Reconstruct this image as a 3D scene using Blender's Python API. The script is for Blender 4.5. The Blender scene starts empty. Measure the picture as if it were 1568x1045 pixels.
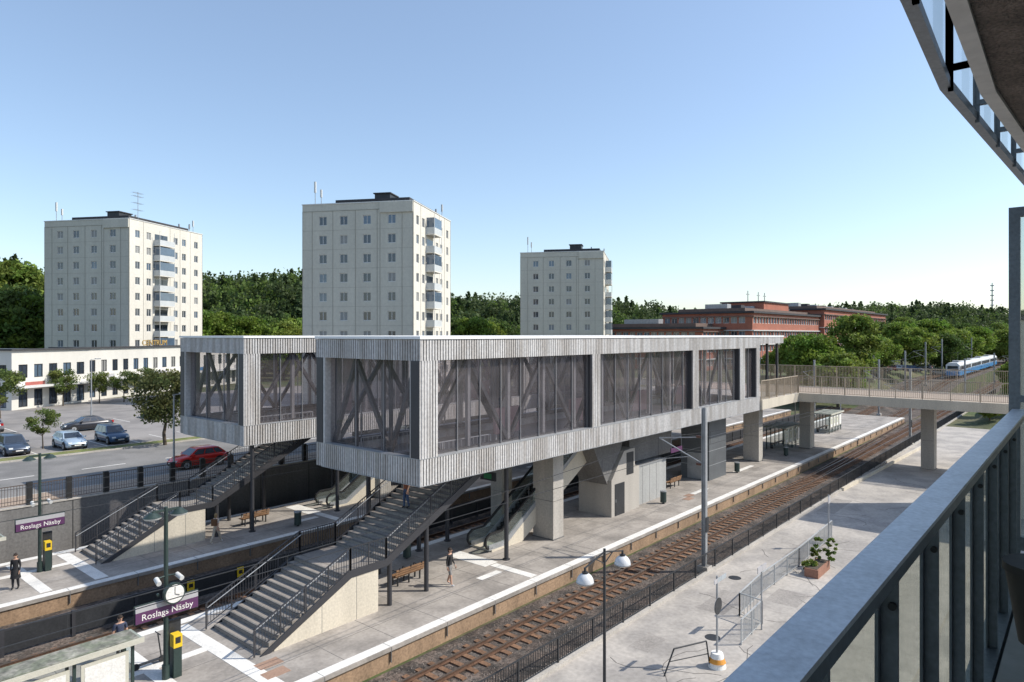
import bpy, math, random
import numpy as np
from mathutils import Vector, Matrix
random.seed(7); rng=np.random.default_rng(11)
scene=bpy.context.scene
F=(0.7627,0.6468); R=(0.6468,-0.7627); CZ=12.0; FP=1045.0
def P(u,v,z):
    D=(CZ-z)*FP/(v-513.0); k=(u-784)/FP
    return (D*(F[0]+k*R[0]), D*(F[1]+k*R[1]), z)
def PD(u,D,z=0):
    k=(u-784)/FP
    return (D*(F[0]+k*R[0]), D*(F[1]+k*R[1]), z)
# ------------------------------------------------------------ materials
MATS={}
def mat(name,col,rough=0.8,metal=0.0,var=0.15,scale=0.6,fine=12.0,bump=0.15,col2=None,spec=0.5,streak=False,c2s=1.7):
    if name in MATS: return MATS[name]
    m=bpy.data.materials.new(name); m.use_nodes=True
    nt=m.node_tree; N=nt.nodes; L=nt.links
    b=N['Principled BSDF']; b.inputs['Roughness'].default_value=rough; b.inputs['Metallic'].default_value=metal
    b.inputs['Specular IOR Level'].default_value=spec
    g=N.new('ShaderNodeNewGeometry')
    src=g.outputs['Position']
    if streak:
        mp=N.new('ShaderNodeMapping'); mp.inputs['Scale'].default_value=(1,1,0.12); L.new(src,mp.inputs['Vector']); src=mp.outputs[0]
    n1=N.new('ShaderNodeTexNoise'); n1.inputs['Scale'].default_value=scale; n1.inputs['Detail'].default_value=6; n1.inputs['Roughness'].default_value=0.65
    L.new(src,n1.inputs['Vector'])
    n2=N.new('ShaderNodeTexNoise'); n2.inputs['Scale'].default_value=fine; n2.inputs['Detail'].default_value=4
    L.new(g.outputs['Position'],n2.inputs['Vector'])
    r1=N.new('ShaderNodeMapRange'); r1.inputs[1].default_value=0.3; r1.inputs[2].default_value=0.7; r1.inputs[3].default_value=1-var; r1.inputs[4].default_value=1+var
    r2=N.new('ShaderNodeMapRange'); r2.inputs[1].default_value=0.3; r2.inputs[2].default_value=0.7; r2.inputs[3].default_value=1-var*0.8; r2.inputs[4].default_value=1+var*0.8
    L.new(n1.outputs[0],r1.inputs[0]); L.new(n2.outputs[0],r2.inputs[0])
    mu=N.new('ShaderNodeMath'); mu.operation='MULTIPLY'; L.new(r1.outputs[0],mu.inputs[0]); L.new(r2.outputs[0],mu.inputs[1])
    vm=N.new('ShaderNodeVectorMath'); vm.operation='SCALE'
    if col2 is not None:
        mx=N.new('ShaderNodeMix'); mx.data_type='RGBA'; mx.inputs[6].default_value=(*col,1); mx.inputs[7].default_value=(*col2,1)
        n3=N.new('ShaderNodeTexNoise'); n3.inputs['Scale'].default_value=scale*c2s; n3.inputs['Detail'].default_value=5; L.new(src,n3.inputs['Vector'])
        r3=N.new('ShaderNodeMapRange'); r3.inputs[1].default_value=0.42; r3.inputs[2].default_value=0.6; L.new(n3.outputs[0],r3.inputs[0]); L.new(r3.outputs[0],mx.inputs[0])
        L.new(mx.outputs[2],vm.inputs[0])
    else: vm.inputs[0].default_value=col
    L.new(mu.outputs[0],vm.inputs['Scale']); L.new(vm.outputs[0],b.inputs['Base Color'])
    if bump>0:
        bp=N.new('ShaderNodeBump'); bp.inputs['Strength'].default_value=bump; bp.inputs['Distance'].default_value=0.05
        L.new(n2.outputs[0],bp.inputs['Height']); L.new(bp.outputs[0],b.inputs['Normal'])
    MATS[name]=m; return m
def glassmat(name,tint=(0.8,0.82,0.83),dust=0.2,dustcol=(0.3,0.31,0.33),refl=1.0):
    m=bpy.data.materials.new(name); m.use_nodes=True; nt=m.node_tree; N=nt.nodes; L=nt.links
    N.remove(N['Principled BSDF']); out=N['Material Output']
    t=N.new('ShaderNodeBsdfTransparent'); t.inputs[0].default_value=(*tint,1)
    g=N.new('ShaderNodeBsdfGlossy'); g.inputs['Roughness'].default_value=0.03
    d=N.new('ShaderNodeBsdfDiffuse'); d.inputs[0].default_value=(*dustcol,1)
    ge=N.new('ShaderNodeNewGeometry')
    # thin pane: same reflectance from both sides
    io=N.new('ShaderNodeMath'); io.operation='MULTIPLY_ADD'; io.inputs[1].default_value=(1/1.5-1.5); io.inputs[2].default_value=1.5; L.new(ge.outputs['Backfacing'],io.inputs[0])
    fr=N.new('ShaderNodeFresnel'); L.new(io.outputs[0],fr.inputs[0])
    mm=N.new('ShaderNodeMath'); mm.operation='MULTIPLY'; mm.inputs[1].default_value=refl; L.new(fr.outputs[0],mm.inputs[0])
    m1=N.new('ShaderNodeMixShader'); m1.inputs[0].default_value=dust; L.new(t.outputs[0],m1.inputs[1]); L.new(d.outputs[0],m1.inputs[2])
    no=N.new('ShaderNodeTexNoise'); no.inputs['Scale'].default_value=0.7; no.inputs['Detail'].default_value=5; L.new(ge.outputs['Position'],no.inputs['Vector'])
    mr=N.new('ShaderNodeMapRange'); mr.inputs[1].default_value=0.3; mr.inputs[2].default_value=0.7; mr.inputs[3].default_value=dust*0.6; mr.inputs[4].default_value=dust*1.4
    L.new(no.outputs[0],mr.inputs[0]); L.new(mr.outputs[0],m1.inputs[0])
    m2=N.new('ShaderNodeMixShader'); L.new(mm.outputs[0],m2.inputs[0]); L.new(m1.outputs[0],m2.inputs[1]); L.new(g.outputs[0],m2.inputs[2])
    L.new(m2.outputs[0],out.inputs[0]); MATS[name]=m; return m
def leafmat(name):
    m=bpy.data.materials.new(name); m.use_nodes=True; nt=m.node_tree; N=nt.nodes; L=nt.links
    b=N['Principled BSDF']; b.inputs['Roughness'].default_value=0.65; b.inputs['Specular IOR Level'].default_value=0.25; out=N['Material Output']
    a=N.new('ShaderNodeAttribute'); a.attribute_name='Col'
    L.new(a.outputs['Color'],b.inputs['Base Color'])
    t=N.new('ShaderNodeBsdfTranslucent'); L.new(a.outputs['Color'],t.inputs[0])
    mx=N.new('ShaderNodeMixShader'); mx.inputs[0].default_value=0.4; L.new(b.outputs[0],mx.inputs[1]); L.new(t.outputs[0],mx.inputs[2]); L.new(mx.outputs[0],out.inputs[0])
    return m
LEAF=leafmat('foliage_leaves')
BARK=mat('bark',(0.09,0.07,0.05),0.9,var=0.3,scale=4,fine=30,bump=0.5)
# ------------------------------------------------------------ mesh builder
class MB:
    def __init__(s): s.v=[]; s.f=[]; s.m=[]; s.mats=[]; s.M=None; s.sm=[]
    def mi(s,m):
        if m not in s.mats: s.mats.append(m)
        return s.mats.index(m)
    def add(s,vs,fs,m,smooth=False):
        o=len(s.v)
        if s.M is not None: vs=[tuple(s.M@Vector(p)) for p in vs]
        s.v+=list(vs); i=s.mi(m)
        for f in fs: s.f.append([o+k for k in f]); s.m.append(i); s.sm.append(smooth)
    def box(s,x0,x1,y0,y1,z0,z1,m):
        vs=[(x0,y0,z0),(x1,y0,z0),(x1,y1,z0),(x0,y1,z0),(x0,y0,z1),(x1,y0,z1),(x1,y1,z1),(x0,y1,z1)]
        s.add(vs,[(0,3,2,1),(4,5,6,7),(0,1,5,4),(1,2,6,5),(2,3,7,6),(3,0,4,7)],m)
    def beam(s,p,q,w,h,m,up=(0,0,1)):
        p=Vector(p); q=Vector(q); d=(q-p).normalized(); u=Vector(up)
        if abs(d.dot(u))>0.99: u=Vector((1,0,0))
        a=d.cross(u).normalized()*w/2; b=a.cross(d).normalized()*h/2
        vs=[p-a-b,p+a-b,p+a+b,p-a+b,q-a-b,q+a-b,q+a+b,q-a+b]
        s.add([tuple(x) for x in vs],[(0,1,2,3),(7,6,5,4),(0,4,5,1),(1,5,6,2),(2,6,7,3),(3,7,4,0)],m)
    def cyl(s,p,q,r,m,r2=None,n=10,caps=True,smooth=True):
        p=Vector(p); q=Vector(q); r2=r if r2 is None else r2; d=(q-p).normalized()
        u=Vector((0,0,1)) if abs(d.z)<0.95 else Vector((1,0,0))
        a=d.cross(u).normalized(); b=d.cross(a)
        vs=[];fs=[]
        for i in range(n):
            t=2*math.pi*i/n; e=a*math.cos(t)+b*math.sin(t); vs.append(tuple(p+e*r)); vs.append(tuple(q+e*r2))
        for i in range(n):
            j=(i+1)%n; fs.append((2*i,2*j,2*j+1,2*i+1))
        s.add(vs,fs,m,smooth)
        if caps: s.add(vs,[[2*i for i in range(n)][::-1],[2*i+1 for i in range(n)]],m)
    def ell(s,c,r,m,n=12,k=8,z0=-1.0,z1=1.0):
        vs=[];fs=[]
        for i in range(k+1):
            ph=math.asin(z0)+(math.asin(z1)-math.asin(z0))*i/k
            for j in range(n):
                t=2*math.pi*j/n; vs.append((c[0]+r[0]*math.cos(ph)*math.cos(t),c[1]+r[1]*math.cos(ph)*math.sin(t),c[2]+r[2]*math.sin(ph)))
        for i in range(k):
            for j in range(n):
                fs.append((i*n+j,i*n+(j+1)%n,(i+1)*n+(j+1)%n,(i+1)*n+j))
        s.add(vs,fs,m,True)
    def quad(s,a,b,c,d,m): s.add([a,b,c,d],[(0,1,2,3)],m)
    def prism_y(s,pts,y0,y1,m):
        n=len(pts); vs=[(x,y0,z) for x,z in pts]+[(x,y1,z) for x,z in pts]
        fs=[list(range(n)),list(range(2*n-1,n-1,-1))]+[(i,n+i,n+(i+1)%n,(i+1)%n) for i in range(n)]
        s.add(vs,fs,m)
    def build(s,name,parent=None,loc=None,rotz=0):
        me=bpy.data.meshes.new(name); me.from_pydata([tuple(v) for v in s.v],[],s.f)
        for m in s.mats: me.materials.append(m)
        me.polygons.foreach_set('material_index',s.m); me.polygons.foreach_set('use_smooth',s.sm); me.update()
        ob=bpy.data.objects.new(name,me); scene.collection.objects.link(ob)
        if parent: ob.parent=parent
        if loc: ob.location=loc
        ob.rotation_euler=(0,0,rotz)
        return ob
def frame(origin,ang):
    return Matrix.Translation(Vector(origin))@Matrix.Rotation(ang,4,'Z')
def railing(mb,p,q,h,m,sp=0.13,bw=0.02,post=2.0,pw=0.05,bot=0.1,top=0.05,mt=None):
    p=Vector(p); q=Vector(q); L=(Vector((q.x-p.x,q.y-p.y,0))).length
    up=Vector((0,0,1))
    mb.beam(p+up*h,q+up*h,top,top*0.8,mt or m); mb.beam(p+up*bot,q+up*bot,0.03,0.03,m)
    n=int(L/sp)
    for i in range(n+1):
        c=p.lerp(q,(i+0.5)/(n+1)); mb.beam(c+up*bot,c+up*(h-0.01),bw,bw,m)
    k=max(1,int(round(L/post)))
    for i in range(k+1):
        c=p.lerp(q,i/k); mb.beam(c,c+up*(h-0.005),pw,pw,m)
def corr(mb,p0,p1,z0,z1,n,m,pitch=0.17,dep=0.04):
    p0=Vector((p0[0],p0[1])); p1=Vector((p1[0],p1[1])); n=Vector(n); L=(p1-p0).length; d=(p1-p0)/L
    c=max(1,int(L/pitch)); pt=L/c; prof=[]
    for i in range(c):
        for a,b in ((0,0),(0.30,0),(0.34,dep),(0.96,dep)):
            prof.append(p0+d*((i+a)*pt)+n*b)
    prof.append(p1)
    vs=[(a.x,a.y,z0) for a in prof]+[(a.x,a.y,z1) for a in prof]; k=len(prof)
    mb.add(vs,[(i,i+1,k+i+1,k+i) for i in range(k-1)],m)
def facade(mb,L,H,z0,cols,rows,wall,glasses,frm,rec=0.14,split=True,skip=()):
    xs=sorted(set([0,L]+[c for a in cols for c in a])); zs=sorted(set([z0,z0+H]+[c for a in rows for c in a]))
    for i in range(len(xs)-1):
        for j in range(len(zs)-1):
            a,b=xs[i],xs[i+1]; c,d=zs[j],zs[j+1]
            op=(a,b) in cols and (c,d) in rows and ((cols.index((a,b)),rows.index((c,d))) not in skip)
            if not op: mb.quad((a,0,c),(b,0,c),(b,0,d),(a,0,d),wall)
            else:
                mb.quad((a,0,c),(b,0,c),(b,rec,c),(a,rec,c),frm); mb.quad((a,rec,d),(b,rec,d),(b,0,d),(a,0,d),wall)
                mb.quad((a,0,c),(a,rec,c),(a,rec,d),(a,0,d),wall); mb.quad((b,rec,c),(b,0,c),(b,0,d),(b,rec,d),wall)
                g=random.choice(glasses)
                mb.quad((a,rec,c),(b,rec,c),(b,rec,d),(a,rec,d),g)
                fw=0.07
                mb.box(a,b,rec-0.05,rec-0.004,c,c+fw,frm); mb.box(a,b,rec-0.05,rec-0.004,d-fw,d,frm)
                mb.box(a,a+fw,rec-0.05,rec-0.004,c+fw,d-fw,frm); mb.box(b-fw,b,rec-0.05,rec-0.004,c+fw,d-fw,frm)
                if split and b-a>1.0: mb.box((a+b)/2-0.035,(a+b)/2+0.035,rec-0.05,rec-0.004,c+fw,d-fw,frm)
# ------------------------------------------------------------ world, sun, camera
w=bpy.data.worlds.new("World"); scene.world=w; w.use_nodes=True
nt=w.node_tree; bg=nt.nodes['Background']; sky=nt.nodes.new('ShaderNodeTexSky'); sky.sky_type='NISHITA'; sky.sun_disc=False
EL=math.radians(43); sky.sun_elevation=EL; sky.sun_rotation=math.atan2(0.66,-0.75)
sky.air_density=1.0; sky.dust_density=0.8; sky.ozone_density=1.6; sky.altitude=50
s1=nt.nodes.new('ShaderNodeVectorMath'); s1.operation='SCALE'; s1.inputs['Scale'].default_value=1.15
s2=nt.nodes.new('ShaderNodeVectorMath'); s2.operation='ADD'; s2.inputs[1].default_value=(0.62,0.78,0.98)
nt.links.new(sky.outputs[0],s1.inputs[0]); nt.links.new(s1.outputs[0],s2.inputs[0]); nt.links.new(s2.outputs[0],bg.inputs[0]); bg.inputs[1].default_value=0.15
sd=Vector((math.cos(EL)*0.66,-math.cos(EL)*0.75,math.sin(EL)))
sl=bpy.data.lights.new('sun','SUN'); sl.energy=5.0; sl.angle=math.radians(0.5); sl.color=(1.0,0.945,0.85)
so=bpy.data.objects.new('sun',sl); scene.collection.objects.link(so); so.rotation_euler=sd.to_track_quat('Z','Y').to_euler(); so.location=(60,-60,80)
cam=bpy.data.cameras.new('camera'); cam.lens=24; cam.sensor_width=36; cam.shift_y=-0.0061; cam.clip_start=0.05; cam.clip_end=9000
co=bpy.data.objects.new('camera',cam); scene.collection.objects.link(co); co.location=(0,0,CZ); co.rotation_euler=(math.radians(90),0,math.radians(40.3-90)); scene.camera=co
scene.view_settings.view_transform='Standard'; scene.view_settings.look='None'; scene.view_settings.exposure=0
# ------------------------------------------------------------ base materials
CONC=mat('concrete',(0.42,0.39,0.35),0.85,var=0.17,scale=0.8,fine=9,streak=True)
CONCD=mat('concrete_dark',(0.16,0.155,0.15),0.9,var=0.22,scale=0.6,fine=8,streak=True)
PLAT=mat('platform_paving',(0.36,0.325,0.29),0.88,var=0.16,scale=0.35,fine=6,col2=(0.26,0.235,0.21))
PLATE=mat('platform_edge_face',(0.30,0.20,0.125),0.9,var=0.28,scale=0.8,fine=10,streak=True)
WHITE=mat('white_paint',(0.74,0.72,0.68),0.7,var=0.14,scale=1.5,fine=14)
CREAM=mat('cream_concrete',(0.58,0.52,0.42),0.8,var=0.13,scale=0.6,fine=10,streak=True)
CLAD=mat('ribbed_weathered_cladding',(0.56,0.545,0.53),0.75,0.0,var=0.18,scale=4.5,fine=7,bump=0.05,streak=True,col2=(0.40,0.375,0.35),c2s=0.5)
STEEL=mat('galvanised_steel',(0.36,0.37,0.38),0.5,0.4,var=0.15,scale=2,fine=20,bump=0.05)
TRUSS=mat('truss_steel',(0.05,0.05,0.056),0.5,0.2,var=0.1,bump=0.02)
TRUL=mat('truss_steel_light',(0.22,0.215,0.22),0.5,0.1,var=0.1,bump=0.02)
DARK=mat('dark_metal',(0.04,0.042,0.046),0.5,0.3,var=0.2,scale=2,bump=0.04)
DGREEN=mat('dark_green_paint',(0.03,0.05,0.045),0.45,0.1,var=0.15,bump=0.02)
BLACK=mat('black_rubber',(0.015,0.015,0.016),0.6,0,var=0.2,bump=0.05)
RAILM=mat('rail_steel',(0.17,0.11,0.08),0.45,0.6,var=0.2,scale=3)
SLEEP=mat('sleeper',(0.19,0.105,0.06),0.9,var=0.4,scale=2,fine=14)
BALL=mat('ballast',(0.105,0.08,0.065),0.95,var=0.8,scale=0.7,fine=9,bump=1.0,col2=(0.07,0.06,0.052))
ASPH=mat('asphalt',(0.22,0.21,0.20),0.9,var=0.14,scale=0.25,fine=8,col2=(0.175,0.168,0.16))
STREET=mat('street_paving',(0.42,0.385,0.345),0.9,var=0.16,scale=0.3,fine=5,col2=(0.32,0.295,0.27))
WALK=mat('sidewalk_paving',(0.38,0.29,0.22),0.9,var=0.12,scale=0.3,fine=8)
GRASS=mat('grass',(0.12,0.15,0.04),0.95,var=0.35,scale=0.8,fine=10,bump=0.5,col2=(0.19,0.18,0.07))
GROUND=mat('ground_soil_grass',(0.055,0.08,0.022),0.95,var=0.4,scale=0.05,fine=2,bump=0.3,col2=(0.10,0.095,0.045))
WHROOF=mat('roof_white_trim',(0.8,0.8,0.79),0.6,var=0.05,bump=0.02)
ROOFD=mat('roof_felt',(0.05,0.05,0.055),0.9,var=0.2)
WIN=mat('window_glass_dark',(0.03,0.04,0.055),0.06,0,var=0.2,bump=0,spec=1.0)
WINB=mat('window_glass_blue',(0.08,0.12,0.17),0.08,0,var=0.2,bump=0,spec=1.0)
WINC=mat('window_curtained',(0.25,0.25,0.24),0.35,0,var=0.2,bump=0)
WFR=mat('window_frame_white',(0.6,0.6,0.58),0.6,var=0.05,bump=0)
YEL=mat('yellow_sign',(0.75,0.5,0.02),0.6,var=0.05,bump=0)
PURP=mat('purple_sign',(0.10,0.035,0.10),0.4,var=0.08,bump=0)
SIGNG=mat('sign_grey',(0.4,0.39,0.4),0.5,var=0.05,bump=0)
WOOD=mat('bench_wood',(0.22,0.12,0.06),0.7,var=0.25,scale=3,fine=20)
PGLASS=glassmat('pavilion_glass',(0.82,0.805,0.825),0.11,(0.42,0.38,0.39),1.0)
BGLASS=glassmat('balcony_glass',(0.93,0.95,0.90),0.22,(0.62,0.62,0.52),0.3)
SGLASS=glassmat('shelter_glass',(0.85,0.9,0.88),0.12,(0.4,0.42,0.4),1.0)
# ------------------------------------------------------------ terrain
UP=np.array([-900,-200,40,62,310,460,600,690,790,935,1080,1200,1300,1450,1568,2200],float)
VT=np.array([395,395,402,418,421,415,440,452,455,457,482,478,466,466,476,482],float)
DD=np.array([200,200,200,210,240,240,250,260,270,310,340,350,380,390,400,400],float)
def ridge(u):
    D=np.interp(u,UP,DD); v=np.interp(u,UP,VT); return D, 12+(513-v)*D/FP
def sm(t): t=min(1,max(0,t)); return t*t*(3-2*t)
TH=14.5
def rise(x): return 3.0*sm((x-116)/60)
def Hgt(x,y):
    if y<=46.2:
        z=-0.84
        if x>130 and y>31: z=-0.84+sm((x-130)/25)*4.3
        if 20.45<y<31: z=-0.84+rise(x)
        if y<13.5 and x>112: z=max(z,-0.84+sm((x-112)/25)*4.5*sm((13.5-y)/3))
    else:
        z=2.0+(1.5*sm((x-100)/40) if x>100 else 0)
    D=x*F[0]+y*F[1]
    if D>100:
        lat=x*R[0]+y*R[1]; u=784+FP*lat/D; D0,zt=ridge(u)
        t=sm((D-(D0-70))/75)
        if not (12<y<34 and D<D0-20): z=z+t*(float(zt)-TH-z)
    return z
def gl(*segs):
    o=[]
    for a,b,n in segs: o+=list(np.linspace(a,b,n,endpoint=False))
    return o
GX=sorted(set([round(v,2) for v in gl((-4000,-600,5),(-600,-120,12),(-120,80,10),(80,180,25),(180,640,32),(640,5001,8))]))
GY=sorted(set([round(v,2) for v in gl((-4000,-600,5),(-600,0,10))+[0,5,10,11,12,13,13.5,13.55,20.44,20.46,30.95,31.0,40,46.2,46.24,60]+gl((80,620,32),(620,5001,8))]))
vs=[(x,y,Hgt(x,y)) for y in GY for x in GX]; nx=len(GX)
mb=MB(); mb.add(vs,[(j*nx+i,j*nx+i+1,(j+1)*nx+i+1,(j+1)*nx+i) for j in range(len(GY)-1) for i in range(nx-1)],GROUND,False)
mb.build('ground')
def sheet(name,x0,x1,y0,y1,z,m):
    b=MB(); b.quad((x0,y0,z),(x1,y0,z),(x1,y1,z),(x0,y1,z),m); return b.build(name)
sheet('street_pavement',-60,112,-60,15.55,-0.80,STREET)
sheet('track_ballast',-60,400,15.9,20.4,-0.815,BALL)
sheet('track_ballast',-60,129,29.3,36.5,-0.815,BALL)
sheet('track_ballast',-60,129,43.6,46.2,-0.815,BALL)
mb=MB()
xs=list(np.arange(112.4,190,4))+[430]
for a,c in zip(xs[:-1],xs[1:]): mb.quad((a,20.5,-.80+rise(a)),(c,20.5,-.80+rise(c)),(c,30.9,-.80+rise(c)),(a,30.9,-.80+rise(a)),BALL)
mb.build('track_ballast')
mb=MB(); mb.box(-60,150,15.55,15.85,-0.9,-0.66,CONC); mb.build('kerb')
mb=MB(); mb.box(-20,100,9.2,9.35,-0.85,-0.69,CONC); mb.build('kerb')
sheet('sidewalk',-20,100,5.0,9.2,-0.715,mat('pavement_slabs',(0.42,0.385,0.35),0.88,var=0.15,scale=0.8,fine=4))
mb=MB()
for x,y,a,b in ((30,12.8,3,1.3),(24.5,13.6,1.6,0.9),(40,12,4.5,1.6),(20.5,11.2,2.2,1.2),(52,14,5,1.2),(33,10.5,2,1.5),(17,13.2,4,.7)):
    mb.quad((x,y,-0.796),(x+a,y,-0.796),(x+a,y+b,-0.796),(x,y+b,-0.796),mat('asphalt_patch',(0.30,0.275,0.25),0.9,var=0.2))
CRK=mat('crack_sealant',(0.12,0.11,0.10),0.9)
for k in range(22):
    x,y=random.uniform(17,70),random.uniform(10,15); a=random.uniform(0,6.28)
    for i in range(9):
        x2,y2=x+.5*math.cos(a),y+.5*math.sin(a)
        if 9.6<y2<15.3: mb.beam((x,y,-.797),(x2,y2,-.797),.025,.006,CRK)
        x,y=x2,y2; a+=random.uniform(-.6,.6)
mb.build('road_repair_patch')
mb=MB()
for x,y in ((27.5,12.2),(35,14.3),(44,13)):
    mb.cyl((x,y,-0.80),(x,y,-0.788),0.32,DARK,n=20)
mb.build('manhole_cover')
sheet('sidewalk',-80,98,46.3,50.0,2.10,WALK)
mb=MB(); mb.box(-80,98,50.0,50.15,1.9,2.115,CONC); mb.build('kerb')
sheet('road',-80,98,50.15,64.6,2.006,ASPH)
mb=MB(); mb.box(-80,98,64.6,64.75,1.9,2.13,CONC); mb.box(-80,98,66.4,66.55,1.9,2.13,CONC); mb.build('kerb')
sheet('grass_verge',-80,98,64.75,66.4,2.12,GRASS)
sheet('parking_lot',-80,98,66.55,118,2.008,mat('parking_asphalt',(0.28,0.26,0.245),0.9,var=0.12,scale=0.2,fine=6,col2=(0.22,0.205,0.195)))
mb=MB()
for x in np.arange(-60,90,6.0): mb.box(x,x+3,57.1,57.22,2.0,2.014,WHITE)
mb.box(-80,95,50.5,50.6,2.0,2.014,WHITE)
for x in np.arange(-20,90,2.7):
    mb.box(x,x+0.1,67,72,2.0,2.016,WHITE); mb.box(x,x+0.1,84,89,2.0,2.016,WHITE)
mb.build('road_markings')
# ------------------------------------------------------------ tracks
RH=mat('rail_head',(0.32,0.26,0.22),0.35,0.8,var=0.1,bump=0)
def track(y,x0,x1,name='railway_track',zf=None):
    mb=MB(); zf=zf or (lambda x:0.0)
    for x in np.arange(x0,x1,0.65): 
        j=random.uniform(-0.03,0.03); mb.box(x+j,x+0.24+j,y-0.95,y+0.95,-0.84+zf(x),-0.76+random.uniform(-0.01,0.01)+zf(x),SLEEP)
    xs=[x0,x1] if zf(x1)==0 else list(np.arange(x0,190,6))+[x1]
    for s in (-0.45,0.45):
        for a,c in zip(xs[:-1],xs[1:]):
            mb.beam((a,y+s,-.767+zf(a)),(c,y+s,-.767+zf(c)),.14,.045,RAILM); mb.beam((a,y+s,-.692+zf(a)),(c,y+s,-.692+zf(c)),.024,.105,RAILM); mb.beam((a,y+s,-.62+zf(a)),(c,y+s,-.62+zf(c)),.07,.04,RH)
    return mb.build(name)
track(18.7,-30,400); track(31.3,-30,128); track(34.7,-30,128); track(45.0,-30,128); track(28,114,420,zf=rise); track(23.3,114,420,zf=rise)
mb=MB()
for i in range(5200):
    x=rng.uniform(10,60); y=rng.choice([rng.uniform(16,17.9),rng.uniform(17.9,20.3)]); r=rng.uniform(.02,.045); a=rng.uniform(0,3)
    c,s=math.cos(a)*r,math.sin(a)*r; mb.add([(x-c,y-s,-.82),(x+s,y-c,-.82),(x+c,y+s,-.82),(x-s,y+c,-.82),(x,y,-.815+r*1.1)],[(0,1,4),(1,2,4),(2,3,4),(3,0,4)],mat('stone_a',(0.24,0.20,0.17),.9) if i%2 else mat('stone_b',(0.10,0.085,0.075),.9))
mb.build('ballast_stones')
mb=MB()
for s in (-0.45,0.45): mb.beam((62,18.75+s,-0.615),(112,20.0+s,-0.615),0.07,0.14,RAILM)
mb.build('railway_turnout')
# ------------------------------------------------------------ platforms
def platform(y0,y1,x0,x1):
    mb=MB()
    mb.box(x0,x1,y0+0.08,y1-0.08,-0.86,-0.16,PLATE)
    mb.box(x0,x1,y0,y1,-0.16,0,PLAT)
    for ya,yb in ((y0+0.05,y0+0.5),(y1-0.5,y1-0.05)):
        mb.box(x0+0.1,x1-0.1,ya,yb,-0.02,0.006,WHITE)
    x=x0+3
    while x<x1-1:
        mb.box(x,x+0.03,y0-0.004,y0+0.06,-0.6,-0.001,CONCD); mb.box(x,x+0.02,y0+.06,y0+0.5,-.02,0.009,CONCD); x+=3
    x=x0+2.4
    JO=mat('paving_joint',(0.17,0.16,0.15),0.9)
    while x<x1-1:
        mb.box(x,x+0.025,y0+0.52,y1-0.52,-0.01,0.003,JO); x+=2.4
    y=y0+2
    while y<y1-1: mb.box(x0+.1,x1-.1,y,y+0.025,-0.01,0.004,JO); y+=2.2
    return mb.build('station_platform')
platform(20.5,29.3,-40,112); platform(36.5,43.6,-40,112)
mb=MB()
def strip(x0,x1,y0,y1): mb.box(x0,x1,y0,y1,0.0,0.012,WHITE)
for (ya,yb) in ((20.5,29.3),(36.5,43.6)):
    yc=(ya+yb)/2+0.9
    strip(8.0,12.9,yc-0.2,yc+0.2); strip(12.3,12.9,ya+0.7,yc-0.2); strip(12.3,12.9,yc+0.2,yb-0.7); strip(10,10.5,yc+.2,yb-.7); strip(10,10.5,ya+.7,yc-.2)
    strip(26,27.0,ya+3.4,ya+6.2); strip(24.5,26,ya+2.2,ya+2.6); strip(26.3,26.8,ya+0.6,ya+3.3); strip(48,50.5,ya+2.2,ya+2.6); strip(58,62,ya+3,ya+3.4)
mb.build('tactile_paving')
mb=MB()
for x,y in ((12.6,21.8),(12.8,22.6),(46,22.2),(47,22.6)):
    mb.box(x,x+0.9,y,y+0.55,0,0.014,mat('terracotta_slab',(0.34,0.22,0.16),0.85))
mb.build('warning_slab')
mb=MB()
for x in np.arange(-20,110,2.5): mb.box(x,x+0.14,32.93,33.07,-0.84,0.28,TRUSS)
mb.box(-20,110,32.97,33.03,0.18,0.26,TRUSS); mb.box(-20,110,32.985,33.015,-0.7,0.18,DARK)
mb.build('track_fence')
for u,v in ((368,874),(292,892)):
    k=(u-784)/FP; d=(F[0]+k*R[0],F[1]+k*R[1]); x=32.9*d[0]/d[1]
    mb=MB(); mb.box(x-0.17,x+0.17,32.86,32.9,-0.25,0.22,YEL); mb.box(x-.1,x+.1,32.852,32.857,-0.1,0.08,BLACK); mb.box(x-0.03,x+0.03,32.9,32.96,-0.8,0.2,DARK); mb.build('warning_sign')
mb=MB(); mb.box(-60,128,46.0,46.28,-0.84,2.25,CONCD)
for x in np.arange(-58,128,4): mb.box(x,x+0.04,45.99,46.0,-0.84,2.2,BLACK)
mb.box(-60,128,45.95,46.33,2.25,2.33,CONC); mb.build('retaining_wall')
mb=MB(); railing(mb,(-20,46.15,2.33),(98,46.15,2.33),1.15,mat('rust_brown_metal',(0.10,0.07,0.05),0.6,0.3),sp=0.14,bw=0.018,post=2.0)
for x in np.arange(-19.8,98,1.98): mb.box(x-0.13,x+0.13,46.0,46.25,2.33,3.62,BLACK)
mb.build('street_fence')
mb=MB(); railing(mb,(-10,15.7,-0.68),(180,15.7,-0.68),0.98,DARK,sp=0.14,bw=0.02,post=2.4,pw=0.06); mb.build('trackside_fence')
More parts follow.
